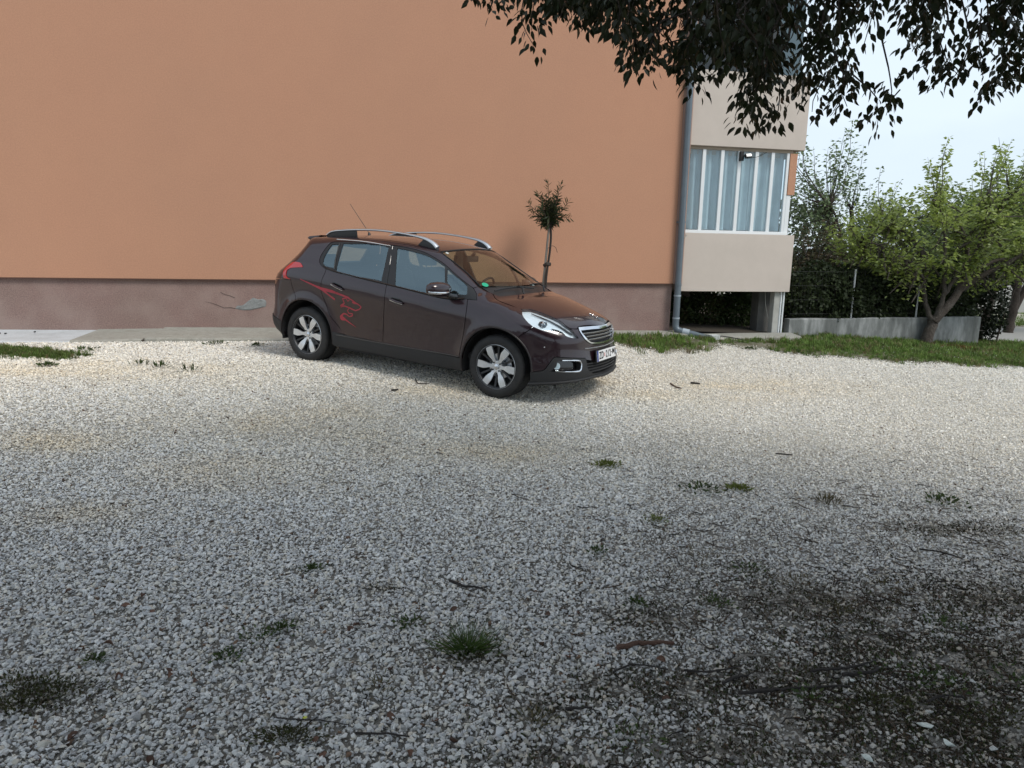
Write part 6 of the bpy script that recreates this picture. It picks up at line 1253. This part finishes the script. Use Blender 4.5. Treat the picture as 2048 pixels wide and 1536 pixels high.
bush('low_shrub','leafy shrub lit green at the right end of the gap below the balcony','shrub',(0,0,0),[((4.25,13.55,.40),(.36,.32,.48))],3600,.06,[(.04,.06,.022),(.06,.09,.03),(.05,.07,.03)],45,stems=4)
far=[bush('far_trees','distant belt of dark trees beyond the road','trees',(0,0,0),[((16+3.6*i,30+1.5*(i%3),1.5+.5*(i%2)),(2.6,1.6,1.9)) for i in range(-2,6)]+[((3.0+3*i,29,1.2),(2.2,1.5,1.8)) for i in range(3)],34000,.22,[(.05,.07,.04),(.08,.105,.055),(.11,.135,.075)],46,stems=22)]
far[0]['kind']='stuff'
# leaning trunks of two trees across the road
for (x,y,dx,lab) in((13.55,19.6,.55,'dark leaning trunk of a tree beyond the road at the right edge'),(12.85,19.4,.15,'dark upright tree trunk beyond the road, left of the leaning one')):
    t=empty('roadside_tree',lab,'tree',(x,y,-.3)); MB().tube(resample_open([(0,0,-.1),(dx*.5,0,.7),(dx,0,1.5),(dx*1.3,.1,2.4)],.2),.085,9).build('trunk',M_barkd,t,smooth=True)
    r=np.random.default_rng(int(x*10)); n=3500; v=r.normal(size=(n,3)); v/=np.linalg.norm(v,axis=1,keepdims=True); P=v*(r.random((n,1))**.4)*np.array([1.3,1.1,.9])+np.array([dx*1.3,0,2.7])
    leaf_batch('crown',P,r.normal(size=(n,3)),v+np.array([0,0,.5]),r.uniform(.08,.13,n),SH_DIAMOND,leaf_mat('roadside_leaf',DK,.2,.5,True),t,r.random(n),wid=np.full(n,1.2))
# tree line added behind the viewer for reflections in the car's paint and glass
b_=bush('added_tree_line','row of dark trees added behind the viewer for reflections','trees',(0,0,0),[((-16+4.4*i,-17-(i%3),1.4),(3.0,1.6,1.6+.5*(i%2))) for i in range(9)],16000,.30,[(.022,.034,.014),(.04,.055,.022)],47,stems=18); b_['kind']='stuff'
# ---- oleander standard tree in front of the wall
def oleander():
    r=np.random.default_rng(77); t=empty('oleander','small oleander tree trained as a standard on a bare double stem before the orange wall','tree',(.525,11.05,.115))
    q=resample_open([(-.09,0,-.03),(-.085,0,.4),(-.075,0,.85),(-.045,.0,1.25),(-.02,0,1.60),(0,0,1.78)],.06)
    MB().tube(q,list(np.linspace(.024,.016,len(q))),9).build('stem',mat('oleander_bark',(.17,.15,.13),.9,noise=[(12,.8,(.06,.045,.035)),(3,.9,(.30,.28,.25))],bump=[(50,.8,.01)]),t,smooth=True)
    MB().tube(resample_open([(-.05,-.03,-.03),(-.045,-.035,.5),(-.03,-.03,1.0),(.01,-.02,1.35),(.025,0,1.62),(.01,0,1.75)],.08),.017,8).build('stem',mat('dark_stem',(.030,.024,.020),.9),t,smooth=True)
    MB().tube([(-.065,.0,1.16),(-.03,-.035,1.19),(.03,-.02,1.18)],.030,8).build('tie',M_barkd,t)
    MB().tube(resample_open([(-.02,-.03,1.42),(.05,-.05,1.46),(.10,-.05,1.43),(.125,-.05,1.36)],.02),.004,5).build('loose_tie',M_barkd,t)
    P=[];D=[];tw=MB(); ends=[]
    for i in range(48):
        if i<9: e=[(-.19,.0,2.24),(-.04,.02,2.38),(.15,.0,2.36),(-.32,0,2.07),(.27,.02,2.10),(.30,0,1.88),(-.27,.0,1.93),(-.10,.05,2.18),(.05,-.05,2.16)][i]
        else:
            v=r.normal(size=3); v/=np.linalg.norm(v); e=tuple(v*np.array([.25,.24,.25])*r.uniform(.4,1)+np.array([-.01,0,1.99]))
        st=np.array([0,0,1.70]); e=np.array(e); m_=(st+e)/2+np.array([0,0,.03 if e[2]>1.9 else .08]); q=resample_open([st,m_,e],.03); tw.tube([tuple(p) for p in q],list(np.linspace(.007,.003,len(q))),5,cap=False)
        n=len(q); d=(q[-1]-q[-2]); d/=np.linalg.norm(d)
        for k in range(n//3,n):
            for _ in range(3):
                a_=r.uniform(0,6.28); o1=np.cross(d,[math.cos(a_),math.sin(a_),.3]); o1/=np.linalg.norm(o1)+1e-9; P.append(q[k]); D.append(o1*r.uniform(.6,1.)+d*r.uniform(.4,1.0)+np.array([0,0,-.12 if e[2]>1.85 else -.5]))
    tw.build('twigs',M_barkd,t)['kind']='stuff'
    P=np.array(P);D=np.array(D);n=len(P);N=r.normal(size=(n,3))+np.array([0,0,1.]);S=r.uniform(.075,.12,n); od=np.argsort(P[:,1]); a_,b_=od[:290],od[290:]
    cols=[(.020,.034,.014),(.030,.048,.018),(.042,.060,.024),(.055,.045,.022)]
    leaf_parts('leaf',P[a_],D[a_],N[a_],S[a_],SH_LANCE,leaf_mat('oleander_leaf',cols,.2),t); leaf_batch('foliage',P[b_],D[b_],N[b_],S[b_],SH_LANCE,leaf_mat('oleander_leaf_mass',cols,.2,.45,True),t,r.random(len(b_)))
oleander()
# ------------------------------------------------------------------ grass
M_grass=shade_mat('grass_blades',.6,.3)
def clump(seed,nb=12,h=1.,sp=.45):
    r=np.random.default_rng(seed); V=[];F_=[]
    for i in range(nb):
        a_=r.uniform(0,6.28); x,y=r.normal(0,sp*.4,2); ln=r.uniform(.5,1)*h; bend=r.uniform(.15,.6); w=.035; c,s_=math.cos(a_),math.sin(a_); px_,py_=-s_*w,c*w; b=len(V)
        V+=[(x-px_,y-py_,0),(x+px_,y+py_,0),(x+c*bend*.3*ln-px_*.8,y+s_*bend*.3*ln-py_*.8,ln*.6),(x+c*bend*.3*ln+px_*.8,y+s_*bend*.3*ln+py_*.8,ln*.6),(x+c*bend*ln,y+s_*bend*ln,ln*(1-.25*bend))]
        F_+=[(b,b+1,b+3,b+2),(b+2,b+3,b+4)]
    return mesh_np('grass_clump',V,F_,M_grass)
protos=[clump(60+i) for i in range(7)]+[clump(70+i,9,.7,.9) for i in range(3)]
def grass(name,x,y,h,lab=None,seed=1,dry=.15,z=0,bright=1.):
    r=np.random.default_rng(seed); n=len(x); s=h*r.uniform(.6,1.3,n); P=np.stack([x,y,gz(x,y)+z],-1)
    g=np.array([(.050,.085,.018),(.070,.115,.024),(.095,.140,.035),(.055,.075,.022)])[r.integers(0,4,n)]*r.uniform(.8,1.25,(n,1))*bright
    d=(r.random(n)<dry)[:,None]; g=np.where(d,np.array([.20,.165,.085])*r.uniform(.7,1.2,(n,1)),g)
    return scatter(name,P,np.stack([r.normal(0,.15,n),r.normal(0,.15,n),r.uniform(0,6.28,n)],-1),np.stack([s*1.1,s*1.1,s],-1),r.integers(0,10,n),g,protos,lab,'grass')
r=np.random.default_rng(90); n=30000; x=r.uniform(1.2,16,n); y=r.uniform(9.9,16,n); fr_=verge_front(x); ky=np.where(x<5,wall_y(x,.36),wall_y(x,-.62))
ky=np.where(x>9.0,15.4,ky); ok=(y>fr_+.55*(vnoise(x,y,.33,31)-.45)+r.normal(0,.10,n))&(y<ky)
e=np.clip((y-fr_)/.55,0,1); ok&=r.random(n)<.25+.75*e; 
ok&=~((x<4.3)&(vnoise(x,y,.42,52)+.25*(x<2.6)+.35*np.clip((y-10.7)/1.2,0,1)<.55)&(r.random(n)<.93)); x,y=x[ok],y[ok]
grass('grass',x,y,.055+.07*vnoise(x,y,.4,7)+.03*(y>fr_[ok]+1),seed=2,dry=.16,bright=1.9)
n=1500; x=r.normal(-5.75,.42,n); y=8.05-(x+6)*.33+r.normal(.32,.13,n); ok=(x<-4.9); x,y=x[ok],y[ok]; grass('grass',x,y,.07+0*x,seed=3,dry=.12,bright=1.3)
n=9000; x=r.uniform(9.5,24,n); y=r.uniform(19.3,30,n); grass('grass',x,y,.16+0*x,seed=4,dry=.05,bright=1.8)
# rusty orange dock leaves left of the trunk's right side, small white daisies
n=260; x=r.normal(8.35,.33,n); y=r.normal(12.75,.16,n)+ (x-8.35)*.2
scatter('dry_herbs',np.stack([x,y,gz(x,y)+.03],-1),r.normal(0,.5,(n,3)),np.full((n,3),.085),r.integers(0,10,n),np.array([.20,.085,.030])*r.uniform(.5,1.3,(n,1)),protos,'rust coloured dry herbs in the verge right of the forked trunk','dry herbs')
dm_=chip(3,shade_mat('petal',.6),9,.35); n=170; x=r.uniform(5.0,11,n); y=verge_front(x)+r.uniform(.1,1.9,n); k_=np.where(r.random(n)<.6,0,1)
scatter('daisies',np.stack([x,y,gz(x,y)+.085],-1),r.normal(0,.3,(n,3)),np.full((n,3),.018)*r.uniform(.7,1.2,(n,1)),np.zeros(n),np.where(k_[:,None]==0,np.array([.62,.62,.58]),np.array([.45,.40,.12])),[dm_],'tiny white and yellow daisies scattered through the verge grass','flowers')
# ------------------------------------------------------------------ litter and weeds on the lot
M_weed=leaf_mat('weed_leaf',[(.040,.060,.018),(.060,.090,.026),(.030,.045,.018)],.2,.6,True); M_moss=leaf_mat('moss',[(.030,.036,.012),(.05,.055,.018),(.045,.036,.02)],.1,.8,True); M_pad=leaf_mat('pad',[(.12,.15,.035),(.16,.18,.05)],.2,.7,True); M_dryw=leaf_mat('dry_weed',[(.14,.11,.06),(.10,.085,.045),(.07,.07,.03)],.1,.8,True)
side_=lambda x,y:('left' if x/y<-.25 else 'right' if x/y>.25 else 'middle')
def weed(x,y,rr,kind,i):
    r=np.random.default_rng(300+i); z=float(gz(x,y)); dist='near the bottom edge' if y<2.25 else 'in the near gravel' if y<3 else 'halfway to the car' if y<5.5 else 'close to the grass and pavement'
    nm={'leafy':'weed','moss':'moss_patch','pad':'moss_cushion','grass':'grass_sprout','dry':'dry_weed'}[kind]
    mt={'leafy':M_weed,'moss':M_moss,'pad':M_pad,'grass':M_weed,'dry':M_dryw}[kind]
    n={'leafy':80,'moss':380,'pad':160,'grass':26,'dry':70}[kind]
    q=r.normal(0,.42,(n,2))*rr
    if kind=='moss': q=q*np.array([1.3,.55]); 
    P=np.stack([q[:,0],q[:,1],.012+.25*rr*np.exp(-(q**2).sum(1)/(rr*rr))*r.random(n)*(.3 if kind in('moss','pad') else 1)],-1)
    D=np.stack([q[:,0]/rr+r.normal(0,.4,n),q[:,1]/rr+r.normal(0,.4,n),r.uniform(.1,1.0 if kind!='grass' else 3.,n)],-1); s=r.uniform(.5,1.2,n)*{'leafy':.021,'moss':.014,'pad':.016,'grass':.045,'dry':.030}[kind]*(1 if y<4 else 1.8)
    o=leaf_batch(nm,P,D,r.normal(size=(n,3))+np.array([0,0,1.5]),s,SH_LANCE if kind in('grass','dry') else SH_DIAMOND,mt,None,r.random(n),kind=None); o.location=(x,y,z)
    return o,nm,dist
WL=['wide leafy green weed left of the grass tuft, the largest of the left foreground','small green weed just up and right of the wide leafy one','lone small weed sprout in the upper left foreground','dark mossy patch at the lower left edge, upper part','dark mossy patch at the lower left, reaching furthest right','dark mossy patch cut by the left edge of the view','long dark moss patch at the bottom edge left of the straight twig','small weed in the gravel left of the grass tuft','small dark weed above the middle of the foreground','dark green weed right of centre, above the thick brown stick','olive weed left of the bigger dark green one, right of centre','little dark weed straight above the thick brown stick','rosette weed near the bottom edge, right of centre','flat yellowish moss pad below the front of the car','bright green moss cushion in the mid gravel, the lower of three','greenish weed patch in the mid gravel, left of its neighbour','small moss pad in the mid gravel, right of its neighbour','leafy weed patch below the forked black branch','leafy green patch right of the forked black branch','wide dark mossy carpet in the lower right corner','green weed at the right edge in the foreground','dark low weed above the left end of the long black branch','thin weed at the right, above the leafy patches','mossy patch below the leafy weeds at lower right','low weed near the white slab at the left edge','upright grass sprout on the gravel left of the rear wheel','thin grass sprout left of the upright one near the pavement','short grass sprout, leftmost of the three near the pavement','dark weed patch at the far right of the mid gravel','dark weed at the foot of the pavement left of the car','weed right of the grass strip by the white slab','tiny dark weed against the pavement just left of the rear wheel','weed at the edge of the verge below the balcony','dark weed standing off the verge right of the balcony','tiny weed among brown leaves in the left foreground','tiny weed left of the moss at the bottom edge','dry straw weed right of centre in the foreground','faint dry weed in the middle right foreground','dry weed patch beside the thin twig at right','dry weed at right, nearest to the thin dark twig','dry weed between the grass tuft and the straight twig','dry weed at the bottom, between tuft and rosette','faint dry weed far right, behind the others']
for i,(x,y,rr,kind) in enumerate(WEEDS):
    o,nm,dist=weed(x,y,rr,kind,i); t=empty(nm,WL[i],{'leafy':'weed','moss':'moss','pad':'moss','grass':'grass','dry':'weed'}[kind],o.location); o.location=(0,0,0); o.parent=t; o.name='leaves'; o['kind']='stuff'
def tuft():
    r=np.random.default_rng(55); t=empty('grass_tuft','thick tuft of green grass with straw at its foot in the near gravel','grass',(TUFT[0],TUFT[1],.0))
    def blades(n,l0,l1,sp,le,mt,nm,w):
        a_=r.uniform(0,6.28,n); rr=np.abs(r.normal(0,sp,n)); P=np.stack([rr*np.cos(a_),rr*np.sin(a_)*.6,np.zeros(n)],-1); V=[];F_=[];T=[]
        for i in range(n):
            d=np.array([math.cos(a_[i])*le+r.normal(0,.15),math.sin(a_[i])*le+r.normal(0,.15),1]); d/=np.linalg.norm(d); ln=r.uniform(l0,l1); s=np.cross(d,[r.normal(),r.normal(),0]); s/=np.linalg.norm(s)+1e-9; b=len(V)
            for k in range(4):
                u_=k/4; c=P[i]+d*ln*u_+np.array([d[0],d[1],-.4])*ln*.35*u_*u_; ww=w*(1-u_*.6); V+=[c-s*ww,c+s*ww]
            V.append(P[i]+d*ln+np.array([d[0],d[1],-.4])*ln*.35)
            F_+=[(b+2*k,b+2*k+1,b+2*k+3,b+2*k+2) for k in range(3)]+[(b+6,b+7,b+8)]; T+=[r.random()]*9
        me=mesh_np(nm,V,F_,mt); a=me.attributes.new('tint','FLOAT','POINT'); a.data.foreach_set('value',np.array(T,np.float32)); o=obj(nm,me,t); o['kind']='stuff'
    blades(330,.05,.125,.050,.75,leaf_mat('tuft_blade',[(.045,.085,.018),(.070,.12,.025),(.035,.065,.018)],.3,.5,True),'blades',.0016)
    blades(120,.03,.07,.055,1.4,leaf_mat('tuft_straw',[(.18,.13,.06),(.12,.085,.045),(.07,.05,.03)],.2,.8,True),'straw',.0014)
tuft()
fl=empty('yellow_flower','tiny yellow flower standing in the gravel near the bottom edge','flower',(FLOWER[0],FLOWER[1],0))
MB().tube([(0,0,0),(.002,0,.018)],.0012,5).build('stem',mat('flower_stem',(.05,.08,.02),.7),fl)
pm_=mat('yellow_petal',(.55,.60,.03),.6)
for k in range(6):
    a_=k*math.pi/3; MB().add([(0,0,.018),(.005*math.cos(a_-.4),.005*math.sin(a_-.4),.020),(.0095*math.cos(a_),.0095*math.sin(a_),.022),(.005*math.cos(a_+.4),.005*math.sin(a_+.4),.020)],[(0,1,2,3)]).build('petal',pm_,fl)
SM={'r':mat('reddish_stick',(.085,.045,.030),.9,noise=[(40,.8,(.08,.04,.028))],bump=[(90,.9,.006)]),'d':mat('black_twig',(.022,.018,.016),.9,bump=[(120,.8,.004)]),'g':mat('grey_twig',(.16,.145,.125),.9,bump=[(120,.8,.004)])}
r=np.random.default_rng(66)
for lab,pts,rr,c in STICKS:
    rr=rr*(.78 if pts[0][1]<5 and rr<.011 else 1)
    z0=.016 if pts[0][1]<5 else .02; P=[(x,y,float(gz(x,y))+z0+r.uniform(0,.006)) for x,y in pts]; c0=P[0]
    q=resample_open(P,.02 if pts[0][1]<5 else .06); q=q+np.stack([r.normal(0,rr*.25,len(q)),r.normal(0,rr*.35,len(q)),r.normal(0,rr*.15,len(q))],-1); q=q-np.array(c0)
    big=rr>=.0095 and pts[0][1]<5
    t=MB().tube([tuple(p) for p in q],[rr*(1.05-.45*i/len(q))*(1+r.normal(0,.08)) for i in range(len(q))],7)
    if rr>.0045 and len(q)>5:
        for k in range(2 if rr>.006 else 1):
            j=int(r.integers(1,len(q)-1)); a_=r.uniform(.4,1.1)*(1 if r.random()<.5 else -1); d=q[j]-q[j-1]; d/=np.linalg.norm(d); d=np.array([d[0]*math.cos(a_)-d[1]*math.sin(a_),d[0]*math.sin(a_)+d[1]*math.cos(a_),.15]); t.tube([tuple(q[j]),tuple(q[j]+d*.04*r.uniform(.5,1.4))],[rr*.5,rr*.22],5)
    o=t.build('stick' if rr>=.0095 else 'twig',SM[c],smooth=True); o.location=c0; tag(o,lab,'stick' if rr>=.0095 else 'twig')
M_dead=mat('dead_leaf',(.085,.040,.026),.75,noise=[(60,.7,(.13,.07,.04))],var=.35)
def deadleaf(seed):
    r=np.random.default_rng(seed); n=9; V=[];F_=[]; cur=r.uniform(.5,1.1)
    for i in range(n):
        t=i/(n-1); w=.5*math.sin(math.pi*min(1,t*1.02))**.7*.62+.01
        for s_ in(-1,-.5,0,.5,1): V.append((t-.5,s_*w,abs(s_)**1.6*w*cur+.15*math.sin(t*3+seed)+r.normal(0,.012)))
    for i in range(n-1):
        for j in range(4): F_.append((i*5+j,i*5+j+1,(i+1)*5+j+1,(i+1)*5+j))
    return mesh_np('dead_leaf',V,F_,M_dead,True)
dl=[deadleaf(i) for i in range(5)]
for i,(x,y) in enumerate(DEAD):
    o=obj('dead_leaf',dl[i%5],None,(x,y,float(gz(x,y))+.014),(r.normal(0,.3),r.normal(0,.3),r.uniform(0,6.28))); s=r.uniform(.026,.042); o.scale=(s,s,s); tag(o,'small curled brown dead leaf lying on the pale gravel','leaf','dead leaves on the gravel')
M_bst=mat('pale_flat_stone',(.50,.51,.49),.9,noise=[(30,.6,(.42,.42,.40))],bump=[(60,.4,.004)]); M_bs2=mat('greenish_white_stone',(.60,.64,.60),.85,noise=[(30,.5,(.52,.55,.5))])
SL=['grey flat stone below the brown stick','pale greenish flat stone in the lower right corner, the largest','oval pale stone at the bottom right beside the bent stem','small pale stone above the largest flat one','grey stone at the very lower right','squarish pale stone near the bottom edge left of the straight twig','small squarish stone above the straight twig','whitish stone touching the straight twig','pale stone in the left foreground','broad pale stone left of the grass tuft','bright small stone beside the black broken twig','small grey stone in the lower right weeds','second small grey stone in the lower right weeds','pale long stone at the bottom edge, right half','pale block of stone right of the thick brown stick','pale stone far left in the gravel']
for i,(x,y,s,br) in enumerate(STONES):
    me=chip(500+i,M_bs2 if i in(1,2,10,13) else M_bst,14,.42); o=obj('loose_stone',me,None,(x,y,.016),(r.normal(0,.15),r.normal(0,.15),r.uniform(-.5,.5))); s*=.80; o.scale=(s,s*.8,s*.8); tag(o,SL[i]+(' lying on the gravel' if len(SL[i].split())<6 else ''),'stone')
# two snail-like dark knobs on the white slab
for dx,dy,pl_ in((-10.12,-.40,'leftmost of the three small black pebbles on the white slab'),(-10.02,-.46,'middle of the three small black pebbles on the white slab'),(-9.72,-.30,'rightmost of the three small black pebbles on the white slab')):
    o=obj('pebble',chip(700+int(dx*-100),mat('black_pebble',(.02,.02,.02),.9),10,.7)); o.matrix_world=WM@Matrix.Translation((dx,dy,.262))@Matrix.Diagonal((.045,.045,.045,1)); tag(o,pl_,'pebble')
# one fallen blossom speck on the bonnet and bumper
build_car()
